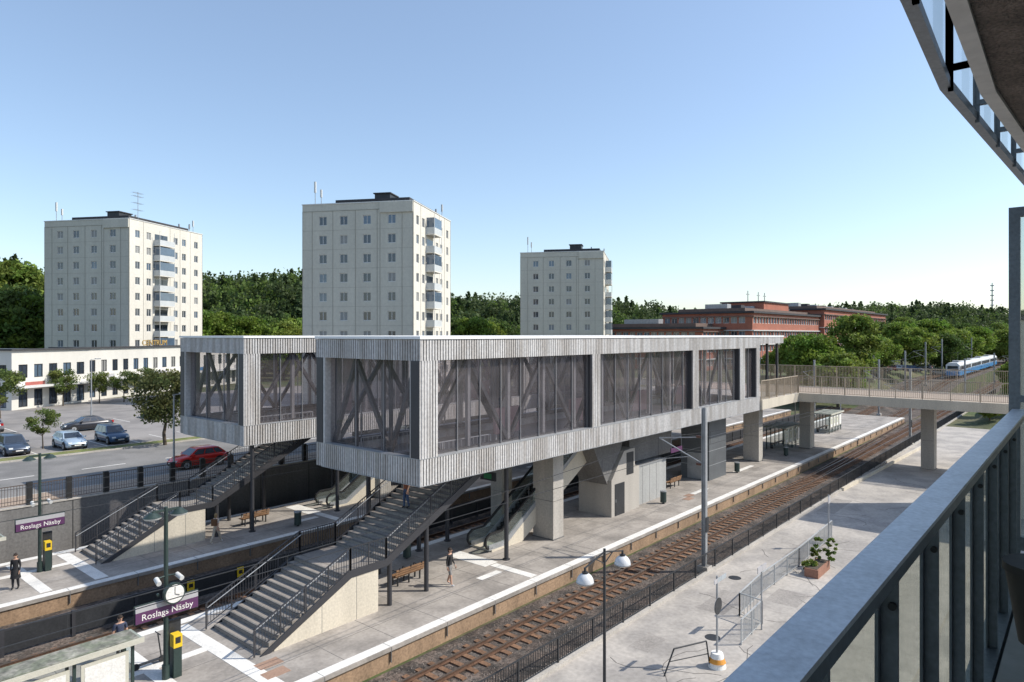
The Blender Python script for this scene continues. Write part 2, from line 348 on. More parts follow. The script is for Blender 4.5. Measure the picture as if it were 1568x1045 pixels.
# ------------------------------------------------------------ stairs
STEP=mat('stair_concrete',(0.28,0.25,0.22),0.85,var=0.18)
def stair(y0,y1,X0=13.4):
    mb=MB(); r=0.17; t=0.333
    for i in range(12):
        mb.box(X0+i*t,X0+(i+1)*t+0.02,y0+.1,y1-.1,(i+1)*r-0.17,(i+1)*r,STEP)
        mb.box(X0+i*t-0.02,X0+i*t+0.05,y0+.12,y1-.12,(i+1)*r-0.045,(i+1)*r+0.003,CONCD)
    xl=X0+12*t; zl=12*r
    mb.box(xl,xl+1.9,y0+.1,y1-.1,zl-0.2,zl,STEP)
    x2=xl+1.9
    for i in range(20):
        mb.box(x2+i*t,x2+(i+1)*t+0.02,y0+.1,y1-.1,zl+(i+1)*r-0.2,zl+(i+1)*r,STEP)
        mb.box(x2+i*t-0.02,x2+i*t+0.05,y0+.12,y1-.12,zl+(i+1)*r-0.045,zl+(i+1)*r+0.003,CONCD)
    x3=x2+20*t; z3=zl+20*r
    for ya,yb in ((y0,y0+0.18),(y1-0.18,y1)):
        mb.prism_y([(X0+0.5,0.0),(xl+1.45,0.0),(xl+1.45,zl-0.2),(xl,zl-0.2),(X0+0.5,0.06)],ya,yb,CREAM)
    mb.box(xl+1.3,xl+1.45,y0+.18,y1-.18,0,zl-.2,CREAM)
    for x in (xl-1.4,xl+.3): mb.box(x,x+.02,y0-.003,y0+.05,0,zl-.9 if x<xl else zl-.22,CONCD)
    for yy in (y0-0.03,y1-0.03):
        mb.prism_y([(X0-0.1,0.0),(X0+0.35,0),(xl+0.05,zl-0.2),(xl+1.95,zl-0.2),(x3,z3-0.3),(x3,z3+0.08),(x2-0.1,zl+0.1),(xl-0.1,zl+0.1)],yy,yy+0.06,TRUSS)
    mb.prism_y([(xl+1.9,zl-0.24),(x3,z3-0.34),(x3,z3-0.2),(xl+1.9,zl-0.1)],y0+.1,y1-.1,CONCD)
    for yy in (y0+0.02,y1-0.02):
        railing(mb,(X0-0.3,yy,0.05),(xl,yy,zl),1.05,TRUSS,sp=0.13,bw=0.018,post=1.2,bot=0.16)
        railing(mb,(xl,yy,zl),(x2,yy,zl),1.05,TRUSS,sp=0.13,bw=0.018,post=1.2)
        railing(mb,(x2,yy,zl),(x3,yy,z3),1.05,TRUSS,sp=0.13,bw=0.018,post=1.3,bot=0.16)
        o=(0.1 if yy<y0+.5 else -.1)
        mb.cyl((X0-0.3,yy+o,0.95),(xl,yy+o,zl+0.9),0.022,STEEL,n=6)
        mb.cyl((x2,yy+o,zl+.9),(x3,yy+o,z3+0.9),0.022,STEEL,n=6)
    for xx in (X0+6.2,X0+8.4):
        for yy in (y0+0.15,y1-0.15): mb.cyl((xx,yy,0),(xx,yy,zl-0.2+max(0,xx-x2)*0.51),0.11,TRUSS,n=12)
    return mb.build('staircase')
stair(23.6,27.4); stair(39.5,42.6)
# ------------------------------------------------------------ escalators
def escalator(y0,X0=28.0,X1=38.6,w=1.5,zt=5.5):
    mb=MB(); y1=y0+w
    xa=X0+1.2; xb=X1-0.6
    prof=[(X0,0),(xa+1.4,0),(xb+0.6,zt-1.1),(X1,zt-1.1),(X1,zt),(xb,zt),(xa,0.12),(X0,0.12)]
    mb.prism_y(prof,y0,y1,CREAM)
    for yy in (y0+0.02,y1-0.14):
        bal=[(X0-0.2,0.15),(xa,0.15),(xb,zt),(X1,zt),(X1,zt+0.9),(xb-0.2,zt+0.9),(xa-0.3,0.98),(X0-0.1,0.98),(X0-0.4,0.75),(X0-0.4,0.4)]
        mb.prism_y(bal,yy+0.04,yy+0.08,SGLASS)
        pts=[(X0+.1,0.2),(X0-0.3,0.25),(X0-0.45,0.5),(X0-0.4,0.8),(X0-0.1,1.0),(xa-0.3,1.0),(xb-0.2,zt+0.92),(X1,zt+0.92)]
        for a,b in zip(pts[:-1],pts[1:]): mb.beam((a[0],yy+.06,a[1]),(b[0],yy+.06,b[1]),0.12,0.09,BLACK)
        mb.prism_y([(X0-0.2,0.12),(xa,0.12),(xb,zt),(xb,zt+0.25),(xa-.1,0.4),(X0-.2,0.4)],yy,yy+0.12,STEEL)
    n=26
    for i in range(n):
        x=xa+(xb-xa)*i/n; z=0.14+(zt-.1)*i/n; mb.box(x,x+(xb-xa)/n,y0+.2,y1-.2,z,z+0.2,DARK)
    return mb.build('escalator')
escalator(25.2); escalator(40.0)
# ------------------------------------------------------------ pavilions
ZB=5.34; Z1=6.5; Z2=10.85; ZT=11.78
SOFF=mat('soffit_panel',(0.10,0.095,0.09),0.8,var=0.15)
INT=mat('interior_wall',(0.34,0.32,0.32),0.8,var=0.05)
FLOORI=mat('interior_floor',(0.30,0.27,0.25),0.6)
def pavilion(x0,x1,y0,y1,hy0,hy1,pil):
    mb=MB(); o=0.04
    hx0,hx1=x0+0.5,26.0
    for a in ((x0+.1,hx0,y0+.1,y1-.1),(hx1,x1,y0+.1,y1-.1),(hx0,hx1,y0+.1,hy0),(hx0,hx1,hy1,y1-.1)):
        mb.box(*a,ZB+0.03,ZB+0.46,SOFF); mb.box(*a,ZB+0.463,ZB+0.47,FLOORI)
    for (z0,z1) in ((ZB,Z1),(Z2,ZT)):
        mb.box(x0+o,x1-o,y0+o,y0+.4,z0+.004,z1-.004,CLAD); mb.box(x0+o,x1-o,y1-.4,y1-o,z0+.004,z1-.004,CLAD)
        mb.box(x0+o,x0+.4,y0+.4,y1-.4,z0+.004,z1-.004,CLAD); mb.box(x1-.4,x1-o,y0+.4,y1-.4,z0+.004,z1-.004,CLAD)
        corr(mb,(x0,y0+o),(x1,y0+o),z0,z1,(0,-1),CLAD); corr(mb,(x1,y1-o),(x0,y1-o),z0,z1,(0,1),CLAD)
        corr(mb,(x0+o,y1),(x0+o,y0),z0,z1,(-1,0),CLAD); corr(mb,(x1-o,y0),(x1-o,y1),z0,z1,(1,0),CLAD)
    for z in (Z1,):
        mb.box(x0-.01,x1,y0-.01,y0+.42,z,z+.03,STEEL); mb.box(x0-.01,x0+.42,y0+.42,y1-.42,z,z+.03,STEEL); mb.box(x0,x1,y1-.42,y1+.01,z,z+.03,STEEL)
    mb.box(x0-.02,x1+.02,y0-.02,y0+.5,ZB-.03,ZB-.004,STEEL); mb.box(x0-.02,x0+.5,y0+.5,y1-.5,ZB-.03,ZB-.004,STEEL)
    for a,b in pil:
        for yy,s in ((y0,1),(y1,-1)):
            ya,yb=sorted((yy+s*o,yy+s*0.62))
            mb.box(a,b,ya,yb,Z1+.03,Z2,CLAD); corr(mb,(a,yy+s*o),(b,yy+s*o),Z1+.03,Z2,(0,-s),CLAD)
            mb.box(a-.05,a,ya+.02,yb,Z1+.03,Z2,TRUSS)  # dark strip: shade of the pillar's recessed side put into colour
    for yy0,yy1 in ((y0+.03,y0+.75),(y1-.75,y1-.03)):
        mb.box(x0+o,x0+.62,yy0,yy1,Z1+.03,Z2,CLAD); corr(mb,(x0+o,yy1),(x0+o,yy0),Z1+.03,Z2,(-1,0),CLAD)
    for yy in (y0+.36,y1-.36): mb.quad((x0+.4,yy,Z1),(x1,yy,Z1),(x1,yy,Z2),(x0+.4,yy,Z2),PGLASS)
    mb.quad((x0+.36,y0+.4,Z1),(x0+.36,y1-.4,Z1),(x0+.36,y1-.4,Z2),(x0+.36,y0+.4,Z2),PGLASS)
    mb.quad((x1-.3,y0+.4,Z1),(x1-.3,y1-.4,Z1),(x1-.3,y1-.4,Z2),(x1-.3,y0+.4,Z2),PGLASS)
    x=x0+1.06
    while x<x1-1:
        for yy in (y0+.32,y1-.32): mb.box(x-.02,x+.02,yy-.03,yy+.03,Z1,Z2,TRUL)
        x+=1.55
    for i in (1,2): 
        y=y0+.75+(y1-y0-1.5)*i/3; mb.box(x0+.3,x0+.36,y-.02,y+.02,Z1,Z2,TRUL)
    for yy in (y0+.75,y1-.75):
        mb.box(x0+.5,x1-.5,yy-.12,yy+.12,Z1-.15,Z1+.1,TRUSS); mb.box(x0+.5,x1-.5,yy-.12,yy+.12,Z2-.05,Z2+.2,TRUSS)
        nb=int(round((x1-x0)/3.1)); st=(x1-x0-1.6)/nb
        for i in range(nb+1):
            xx=x0+.8+i*st; mb.box(xx-.1,xx+.1,yy-.1,yy+.1,Z1+.1,Z2-.05,TRUL)
            if i<nb:
                a,b=((Z1,Z2) if i%2==0 else (Z2,Z1)); mb.beam((xx,yy,a),(xx+st,yy,b),0.18,0.2,TRUSS)
    ys=[y0+.8,(y0+y1)/2-1.3,(y0+y1)/2+1.3,y1-.8]
    for i in range(3):
        a,b=((Z1,Z2) if i%2==0 else (Z2,Z1)); mb.beam((x0+.55,ys[i],b),(x0+.55,ys[i+1],a),0.18,0.2,TRUSS)
    mb.beam((x0+.56,ys[1],Z1),(x0+.56,ys[2],Z2),.16,.2,TRUSS)
    for y in ys[1:3]: mb.box(x0+.47,x0+.63,y-.07,y+.07,Z1,Z2,TRUSS)
    mb.box(x0+.4,x1-.4,y0+.4,y1-.4,Z2+.35,Z2+.45,INT)
    for x in np.arange(x0+2,x1-1,3.1): mb.box(x-.08,x+.08,y0+.9,y1-.9,Z2-.02,Z2+.345,TRUL)
    railing(mb,(hx0+.2,hy0,ZB+.47),(hx1,hy0,ZB+.47),1.1,STEEL,sp=.3); railing(mb,(hx0+.2,hy1,ZB+.47),(hx1,hy1,ZB+.47),1.1,STEEL,sp=.3)
    for x in (29.5,37,45,52): mb.box(x,x+2.2,(y0+y1)/2-.1,(y0+y1)/2+.1,ZB+.9,ZB+2.4,mat('info_panel',(0.42,0.27,0.28),0.5)); mb.box(x+.05,x+.15,(y0+y1)/2-.06,(y0+y1)/2+.06,ZB+.47,ZB+.9,STEEL); mb.box(x+2.05,x+2.15,(y0+y1)/2-.06,(y0+y1)/2+.06,ZB+.47,ZB+.9,STEEL)
    mb.box(x0+.1,x1+6.0,y0+.1,y1-.1,ZT-.3,ZT+.02,CLAD)
    mb.box(x0-.05,x1+6.1,y0-.05,y1+.05,ZT+.024,ZT+.15,WHROOF)
    mb.box(x1+.002,x1+6.0,y0+.03,y0+.3,Z2+.35,ZT-.302,CLAD)
    corr(mb,(x1,y0+.02),(x1+6,y0+.02),Z2+.35,ZT+.02,(0,-1),CLAD)
    for x in (x1+3,x1+5.6): mb.box(x-.1,x+.1,y0+.35,y0+.55,6.3,ZT-.3,TRUSS)
    for x in np.arange(27,x1,3.5): mb.box(x,x+.25,y0+.5,y1-.5,ZB-.22,ZB+.02,CONCD)
    return mb
mb=pavilion(20.2,60.4,22.4,30.3,23.5,27.5,[(20.24,21.26),(33.7,34.6),(47.0,48.0),(55.9,57.0),(59.6,60.35)]); mb.build('station_pavilion')
mb=pavilion(20.8,60.4,38.7,47.2,39.4,42.7,[(20.84,21.86),(33.7,34.6),(47.0,48.0),(55.9,57.0),(59.6,60.35)])
mb.build('station_pavilion')
mb=MB(); mb.box(52,66,30.35,38.65,ZB+.1,6.3,CONCD); mb.box(52,66,30.35,38.65,11.2,11.7,CLAD); mb.box(52,52.2,30.35,38.65,6.3,11.2,PGLASS); mb.build('connecting_concourse')
def column(x0,x1,y0,y1,z0,z1,m=CONC):
    b=MB(); zc=z0+(z1-z0)*0.42
    b.box(x0,x1,y0,y1,z0,zc,m); b.box(x0+.03,x1-.03,y0+.03,y1-.03,zc,zc+.03,CONCD); b.box(x0,x1,y0,y1,zc+.03,z1,m)
    b.box(x0-.04,x1+.04,y0-.04,y1+.04,z0,z0+.06,CONCD)
    return b.build('concrete_column')
for yb in (23.9,39.7):
    for x in (31.9,64.2): column(x,x+1.0,yb,yb+1.5,0,ZB+ (0 if x<60 else .4))
for yb in (27.9,42.2):
    for x in (31.9,50): column(x,x+1.0,yb,yb+0.9,0,ZB)
def post(x,y,z1,r=.12):
    b=MB(); b.cyl((x,y,0),(x,y,z1),r,TRUSS,n=14); b.cyl((x,y,0),(x,y,.05),r*1.7,TRUSS,n=14); b.build('steel_post')
for x,y in ((27.6,23.8),(27.9,28.6),(25.6,28.5),(38,28.6),(22.2,28.6),(27.8,39.2),(21.5,39.0),(30,42.9),(24.5,42.9)): post(x,y,ZB)
def housing(y):
    b=MB(); G=mat('fibre_cement_panel',(0.36,0.36,0.35),0.8,var=0.12,streak=True)
    CG=mat('housing_concrete',(0.40,0.37,0.33),0.85,var=.12,streak=True)
    b.prism_y([(38.4,0),(42.0,0),(42.0,2.9),(41.4,2.9),(41.4,4.2),(40.0,4.2),(38.4,2.4)],y,y+2.6,CG)
    b.prism_y([(39.9,4.25),(38.2,2.35),(38.2,2.15),(36.4,ZB-.3),(40.2,ZB-.3)],y+.2,y+2.4,CONCD)
    b.box(38.8,40.0,y-.03,y,0,2.1,DARK); b.box(40.3,41.2,y-.02,y,2.5,4.0,DARK); b.box(38.85,38.9,y-.05,y-.03,0.9,1.1,STEEL)
    b.box(42.0,46.5,y+.3,y+2.6,0,2.7,G); b.box(41.95,46.55,y+.25,y+2.65,2.7,2.78,STEEL)
    b.box(42.2,48.5,y+.9,y+2.5,2.9,ZB,CONCD)
    for x in (43,44,45): b.box(x,x+.02,y+.295,y+.3,0,2.7,DARK)
    b.build('machine_room')
    b=MB(); b.box(53.2,56.6,y-.1,y+2.4,0,ZB+.05,mat('lift_panel',(0.13,0.14,0.15),0.5,0.3))
    for z in (1.2,2.4,3.6,4.8): b.box(53.19,56.61,y-.11,y+2.41,z,z+.04,STEEL)
    b.box(53.14,53.19,y+.4,y+1.8,0.05,2.2,STEEL); b.build('lift_shaft')
housing(24.0); housing(39.6)
# ------------------------------------------------------------ footbridge
mb=MB()
mb.box(70.5,80.5,-30,38,5.75,6.12,CONC); mb.box(60.4,70.5,22.4,38,5.75,6.12,CONC)
mb.box(70.4,70.7,-30,22.3,5.35,6.2,CREAM); mb.box(80.3,80.6,-30,47,5.35,6.2,CREAM); mb.box(60.5,70.4,22.2,22.5,5.35,6.2,CREAM)
mb.box(70.7,80.3,-30,38,6.125,6.16,mat('deck_surface',(0.34,0.27,0.21),0.9))
for y in np.arange(-28,38,6): mb.box(70.7,80.3,y,y+.4,5.3,5.75,CONCD)
mb.build('footbridge_deck')
RB=mat('bridge_rail_paint',(0.38,0.31,0.23),0.6,0.1)
mb=MB(); railing(mb,(70.55,-10,6.2),(70.55,22.3,6.2),1.7,RB,sp=.15,bw=.03,post=2.2,pw=.08,top=.09); railing(mb,(60.6,22.35,6.2),(70.5,22.35,6.2),1.7,RB,sp=.15,bw=.03,post=2.2,pw=.08,top=.09)
mb.build('footbridge_railing')
mb=MB(); railing(mb,(80.45,-10,6.2),(80.45,46,6.2),2.3,RB,sp=.15,bw=.03,post=2.2,pw=.08,top=.09); mb.build('footbridge_railing')
column(75,76.4,11.3,12.4,-.84,5.75); column(75,76.4,22.5,23.6,0,5.75); column(75,76.4,33,34,-.84,5.75)
# ------------------------------------------------------------ catenary
def mast(x,y,z0=-.84,h=8.9,arm=2.9,sgn=1):
    b=MB(); w=.12
    b.box(x-w,x+w,y-w,y-w+.02,z0,z0+h,STEEL); b.box(x-w,x+w,y+w-.02,y+w,z0,z0+h,STEEL); b.box(x-.01,x+.01,y-w+.02,y+w-.02,z0,z0+h,STEEL)
    b.box(x-.3,x+.3,y-.3,y+.3,z0,z0+.35,CONC)
    yt=y+sgn*arm
    b.cyl((x,y,z0+7.3),(x,yt,z0+7.0),.035,STEEL,n=6); b.cyl((x,y,z0+5.8),(x,yt,z0+7.0),.035,STEEL,n=6); b.cyl((x,y+sgn*.9,z0+6.15),(x,yt+sgn*.3,z0+5.75),.025,STEEL,n=6)
    for zz in (7.3,5.8): b.cyl((x,y+sgn*.15,z0+zz),(x,y+sgn*.45,z0+zz),.07,mat('insulator_brown',(0.12,0.05,0.03),0.3),n=8)
    b.box(x-.16,x+.16,y-.18,y-.14,z0+2.2,z0+3.0,DARK)
    return b.build('catenary_mast')
for x in (34.9,90,135,180,230): mast(x,15.95,arm=2.7)
for x in (-12,70,112,150,200,250): mast(x,33.0,z0=Hgt(x,33.0),arm=1.7)
for x in (120,140,160,180,205,230,255): mast(x,25.6,z0=-.84+rise(x),arm=2.2)
mb=MB()
for y,xx in ((18.7,(-12,34.9,90,135,180,230,300)),(31.3,(-12,70,112,150)),(34.7,(-12,70,112,150)),(27.8,(120,160,205,255))):
    for a,b in zip(xx[:-1],xx[1:]):
        n=8; zo=rise(a) if y==27.8 else 0; z1o=rise(b) if y==27.8 else 0
        mb.beam((a,y,4.95+zo),(b,y,4.95+z1o),.02,.02,DARK)
        for i in range(n):
            t0,t1=i/n,(i+1)/n; z=lambda t:6.15-4*.9*t*(1-t)+zo+(z1o-zo)*t
            mb.beam((a+(b-a)*t0,y,z(t0)),(a+(b-a)*t1,y,z(t1)),.02,.02,DARK); mb.beam((a+(b-a)*t0,y,4.95+zo+(z1o-zo)*t0),(a+(b-a)*t0,y,z(t0)),.012,.012,DARK)
mb.build('overhead_wires')
# ------------------------------------------------------------ street furniture
def bench(x,y,rot,z=0):
    b=MB()
    for i in range(4): b.box(-.9,.9,-.24+i*.125,-.14+i*.125,.43,.47,WOOD)
    for i in range(3): b.beam((-.9,.27+i*.03,.55+i*.12),(.9,.27+i*.03,.55+i*.12),.025,.09,WOOD)
    for s in (-.7,0,.7):
        b.box(s-.03,s+.03,-.22,.24,.38,.43,DARK); b.box(s-.03,s+.03,-.2,-.14,0,.38,DARK); b.box(s-.03,s+.03,.16,.22,0,.38,DARK); b.beam((s,.2,.4),(s,.36,.9),.05,.04,DARK)
        b.beam((s,-.26,.47),(s,-.26,.68),.04,.04,DARK); b.beam((s,-.26,.68),(s,.3,.68),.05,.03,DARK)
    return b.build('park_bench',loc=(x,y,z),rotz=rot)
bench(22.0,25.4,math.radians(180)) ; bench(22.5,40.6,math.radians(180)); bench(49.3,25.2,math.radians(180)); bench(50,40.6,math.radians(180))
def sign_post(x,y,clock):
    b=MB(); b.cyl((x,y,0),(x,y,6.0),.09,DGREEN,r2=.065,n=12); b.cyl((x,y,0),(x,y,.5),.13,DGREEN,n=12)
    b.box(x-.45,x+.45,y-.03,y+.03,5.85,5.93,DGREEN)
    for s in (-.45,.45):
        b.cyl((x+s,y,5.72),(x+s,y,5.88),.3,DGREEN,r2=.1,n=16); b.cyl((x+s,y,5.66),(x+s,y,5.72),.26,WFR,r2=.3,n=16)
    b.box(x-1.05,x+1.05,y-.16,y-.10,2.25,2.62,PURP); b.box(x-1.05,x+1.05,y-.16,y-.10,2.622,2.82,SIGNG); b.box(x-1.08,x+1.08,y-.10,y-.07,2.2,2.86,DGREEN)
    for s in (-.35,.35):
        b.cyl((x,y,3.6),(x+s,y-.1,3.6),.03,DGREEN,n=6); b.cyl((x+s,y-.05,3.58),(x+s*1.1,y-.38,3.5),.085,WFR,n=10)
    b.box(x+.18,x+.46,y-.2,y+.1,0,1.05,DGREEN); b.box(x+.17,x+.47,y-.22,y-.2,1.05,1.5,YEL); b.box(x+.18,x+.46,y-.2,y+.1,1.05,1.5,YEL); b.box(x+.23,x+.41,y-.226,y-.222,1.2,1.42,DARK)
    b.box(x+.2,x+.6,y+.2,y+.32,0,1.9,DARK)
    if clock:
        b.cyl((x+.15,y-.36,3.02),(x+.15,y-.2,3.02),.36,DGREEN,n=28); b.cyl((x+.15,y-.372,3.02),(x+.15,y-.362,3.02),.31,WHITE,n=28)
        b.beam((x+.15,y-.38,3.02),(x+.15,y-.38,3.26),.02,.01,BLACK); b.beam((x+.15,y-.38,3.02),(x+.3,y-.38,2.95),.03,.01,BLACK); b.beam((x,y-.3,3.02),(x+.15,y-.3,3.02),.05,.05,DGREEN)
        b.cyl((x-.28,y-.1,3.02),(x-.28,y-.0,3.02),.05,DGREEN)
    ob=b.build('station_name_sign')
    c=bpy.data.curves.new('name_lettering','FONT'); c.body='Roslags Näsby'; c.size=.3; c.align_x='CENTER'; c.extrude=.002; c.materials.append(WHITE)
    t=bpy.data.objects.new('name_lettering',c); scene.collection.objects.link(t); t.parent=ob; t.location=(x,y-.165,2.33); t.rotation_euler=(math.radians(90),0,0)
sign_post(10.35,24.6,True); sign_post(10.9,40.6,False)
for x,y in ((47.2,23.8),(48,39.4)):
    b=MB(); b.box(x-.9,x+.9,y-.03,y+.03,3.2,3.55,PURP); b.box(x-.8,x-.77,y-.01,y+.01,3.55,ZB,STEEL); b.box(x+.77,x+.8,y-.01,y+.01,3.55,ZB,STEEL); b.build('platform_sign')
for x,y in ((29.9,27.2),(31,41)):
    b=MB(); b.box(x-.05,x+.05,y-.6,y+.6,3.4,3.9,DARK); b.box(x-.06,x-.05,y-.3,y+.3,3.5,3.8,mat('exit_green',(0.02,0.22,0.08),0.4)); b.box(x-.01,x+.01,y-.5,y-.47,3.9,ZB,STEEL); b.box(x-.01,x+.01,y+.47,y+.5,3.9,ZB,STEEL); b.build('platform_sign')
def shelter(x0,x1,y0,y1,h=2.4,panels=True,name='platform_shelter',ov=.3):
    b=MB(); CR=mat('shelter_cream',(0.52,0.5,0.42),0.6,var=0.06)
    b.box(x0-.25,x1+.25,y0-ov,y1+ov,h,h+.1,mat('shelter_roof',(0.36,0.39,0.33),0.5,0.2)); b.box(x0-.28,x1+.28,y0-ov-.03,y0-ov,h-.05,h+.12,CR)
    b.box(x0-.15,x1+.15,y0-ov*.7,y1+ov*.7,h+.102,h+.13,mat('shelter_roof_top',(0.17,0.18,0.13),0.7,var=.35,scale=1.5,fine=6,col2=(.25,.24,.2)))
    for x in np.arange(x0,x1+.01,(x1-x0)/4):
        for y in (y0,y1): b.box(x-.04,x+.04,y-.04,y+.04,0,h,DGREEN)
    b.quad((x0,y0,.25),(x1,y0,.25),(x1,y0,h-.1),(x0,y0,h-.1),SGLASS)
    b.box(x0,x1,y0-.03,y0+.03,.2,.26,DGREEN)
    for x in (x0,x1): b.quad((x,y0,.25),(x,y1,.25),(x,y1,h-.1),(x,y0,h-.1),SGLASS)
    if panels:
        n=4; s=(x1-x0)/n
        for i in range(n):
            a=x0+i*s+.15; e=x0+(i+1)*s-.15
            b.box(a,e,y0-.1,y0-.045,.7,2.1,CR); b.box(a+.1,e-.1,y0-.106,y0-.1,.8,2.0,WHITE)
            if i!=3:
                b.box(a+.2,e-.25,y0-.112,y0-.108,1.1,1.85,mat('poster_map',(0.45,0.55,0.45),0.5,var=0.5,scale=6,fine=30,col2=(0.6,0.5,0.35)))
    b.box(x0+.5,x1-.5,y1-.45,y1-.1,.42,.47,WOOD); b.box(x0+.7,x0+.8,y1-.4,y1-.15,0,.42,DARK); b.box(x1-.8,x1-.7,y1-.4,y1-.15,0,.42,DARK)
    return b.build(name)
shelter(2.2,8.7,23.1,23.75,2.3,ov=.16); shelter(3.5,9.0,40.0,41.6,2.2); shelter(72,77,24.2,26,2.3); shelter(88,93,24.2,26,2.3); shelter(70,75,38.5,40,2.4)
def street_lamp(x,y,L=1.15):
    b=MB(); z0=-.8
    b.cyl((x,y,z0),(x,y,z0+1.0),.08,DARK,n=12); b.cyl((x,y,z0+1.0),(x,y,4.85),.055,DARK,r2=.045,n=12)
    for s in (-1,1):
        b.beam((x,y,4.75),(x+s*L,y,4.5),.04,.04,DARK); b.beam((x,y,4.35),(x+s*.5,y,4.62),.03,.03,DARK)
        c=(x+s*L,y,4.0); b.cyl((c[0],y,4.52),(c[0],y,4.3),.04,DARK,n=8)
        b.ell((c[0],c[1],4.05),(.28,.28,.3),mat('lamp_shade',(0.62,0.63,0.65),0.35,var=0.04,bump=0),n=20,k=8,z0=0,z1=.99); b.cyl((c[0],c[1],4.3),(c[0],c[1],4.38),.1,DARK,n=12)
        b.ell((c[0],c[1],4.05),(.2,.2,.12),WFR,n=14,k=6,z0=-.99,z1=0); b.cyl((c[0],c[1],4.03),(c[0],c[1],4.06),.29,STEEL,n=20)
    return b.build('street_lamp')
street_lamp(19.4,12.4)
def simple_lamp(x,y,z0,h,name='street_lamp'):
    b=MB(); b.cyl((x,y,z0),(x,y,z0+h),.08,STEEL,r2=.05,n=10); b.beam((x-.1,y,z0+h),(x+.7,y,z0+h+.1),.06,.05,STEEL); b.box(x+.4,x+1.0,y-.13,y+.13,z0+h+.03,z0+h+.15,STEEL); b.cyl((x,y,z0),(x,y,z0+.9),.11,STEEL,n=10); return b.build(name)
simple_lamp(21.5,55.8-6,2.1,5.6); simple_lamp(5,65.5,2.1,7); simple_lamp(45,65.5,2.1,7); simple_lamp(30,92,2.0,7); simple_lamp(14,92,2,7)
for x,y in ((150,6),(170,5),(195,8),(120,52),(150,55),(185,50),(215,48),(165,38),(190,40),(135,50)): simple_lamp(x,y,Hgt(x,y),8)
def traffic_sign(x,y,z0,h=3.5):
    b=MB(); b.cyl((x,y,z0),(x,y,z0+h),.04,STEEL,n=10)
    b.cyl((x,y,z0),(x,y,z0+.55),.34,WHITE,r2=.22,n=16); b.cyl((x,y,z0+.2),(x,y,z0+.36),.335,mat('orange_band',(0.7,0.3,0.04),0.5),r2=.27,n=16)
    b.box(x-.04,x+.75,y-.05,y-.03,z0+h-.25,z0+h-.08,mat('street_name_plate',(0.35,0.38,0.4),0.5))
    b.box(x-.35,x-.05,y-.05,y-.03,z0+h-.25,z0+h-.08,SIGNG)
    b.cyl((x,y-.06,z0+2.35),(x,y-.04,z0+2.35),.32,DARK,n=24); b.cyl((x,y-.04,z0+2.35),(x,y-.03,z0+2.35),.325,SIGNG,n=24)
    return b.build('traffic_sign')
traffic_sign(25.2,11.0,-.8)
b=MB(); x,y=29.6,10.9
b.cyl((x,y,-.8),(x,y,2.0),.035,STEEL,n=8); b.box(x-.5,x+.5,y-.03,y,1.75,2.0,SIGNG); b.build('traffic_sign')
b=MB()
LGR=mat('light_grey_rail',(0.42,0.43,0.43),0.5,0.2)
pts=[(27.6,11.0),(30.2,11.1),(30.4,12.2),(33.6,12.4),(39,12.3),(46,12.5)]
for p,q in zip(pts[:-1],pts[1:]): railing(b,(*p,-.8),(*q,-.8),1.05,LGR,sp=.16,bw=.022,post=1.6,pw=.05)
b.build('walkway_railing')
b=MB(); r=.03
q=[(23.2,12.2,-.8),(23.6,12.0,.15),(24.9,11.3,.2),(25.0,11.2,-.8)]
for a,c in zip(q[:-1],q[1:]): b.cyl(a,c,r,DARK,n=8)
b.cyl((23.4,12.1,-.3),(25.0,11.25,-.3),.02,DARK,n=8); b.build('handrail_hoop')
b=MB(); b.cyl((43.5,12.0,-.8),(43.5,12.0,2.4),.04,STEEL,n=8); b.box(43.3,43.7,11.95,11.98,1.9,2.3,SIGNG); b.build('sign_pole')
b=MB()
for i in range(10):
    a=P(1290+i*12,752-i*6.5,-.8); c=P(1302+i*12,745.5-i*6.5,-.8); b.beam((a[0],a[1],-.7),(c[0],c[1],-.7),.2,.3,CREAM)
b.build('low_wall')
# ------------------------------------------------------------ balcony (camera side)
ZINC=mat('balcony_grey_metal',(0.15,0.17,0.19),0.42,0.3,var=0.15,scale=5,fine=40,bump=0.04)
RAILT=mat('handrail_aluminium',(0.60,0.62,0.64),0.45,0.25,var=0.16,scale=7,fine=60,bump=0.05)
b=MB(); zr=11.45
b.box(-2.5,6.28,.352,.445,zr-.012,zr,RAILT); b.box(-2.5,6.28,.356,.441,zr-.05,zr-.013,ZINC)
for x in np.arange(-2.33,6.2,.62):
    b.box(x,x+.014,.384,.424,10.2,zr-.051,ZINC); b.box(x-.025,x+.039,.425,.434,10.3,zr-.051,ZINC)
    b.cyl((x-.012,.396,zr-.16),(x,.396,zr-.16),.010,BLACK,n=12)
b.box(-2.5,6.28,.446,.456,10.25,zr-.06,BGLASS)
b.box(-2.5,6.28,.37,.44,10.25,10.31,ZINC)
b.build('balcony_railing')
b=MB(); b.box(-2.5,6.6,-1.6,.34,10.15,10.38,mat('balcony_floor',(0.38,0.38,0.37),0.8,var=.1)); b.box(-2.5,6.6,.34,.5,10.0,10.24,ZINC); b.build('balcony_slab')
b=MB(); x=6.3
b.box(x,x+.06,.40,.47,10.2,12.95,ZINC); b.box(x+.0,x+.06,-1.6,.40,12.88,12.95,ZINC); b.box(x,x+.06,-1.6,.40,10.4,10.5,ZINC); b.box(x,x+.06,-1.6,.40,11.5,11.55,ZINC)
b.box(x+.01,x+.05,.30,.345,10.5,12.88,RAILT)
b.box(x+.02,x+.03,-1.6,.398,10.5,12.88,BGLASS); b.box(x,x+.06,-.55,-.5,10.5,12.88,ZINC)
b.build('balcony_partition')
b=MB(); cx,cy=3.35,.135
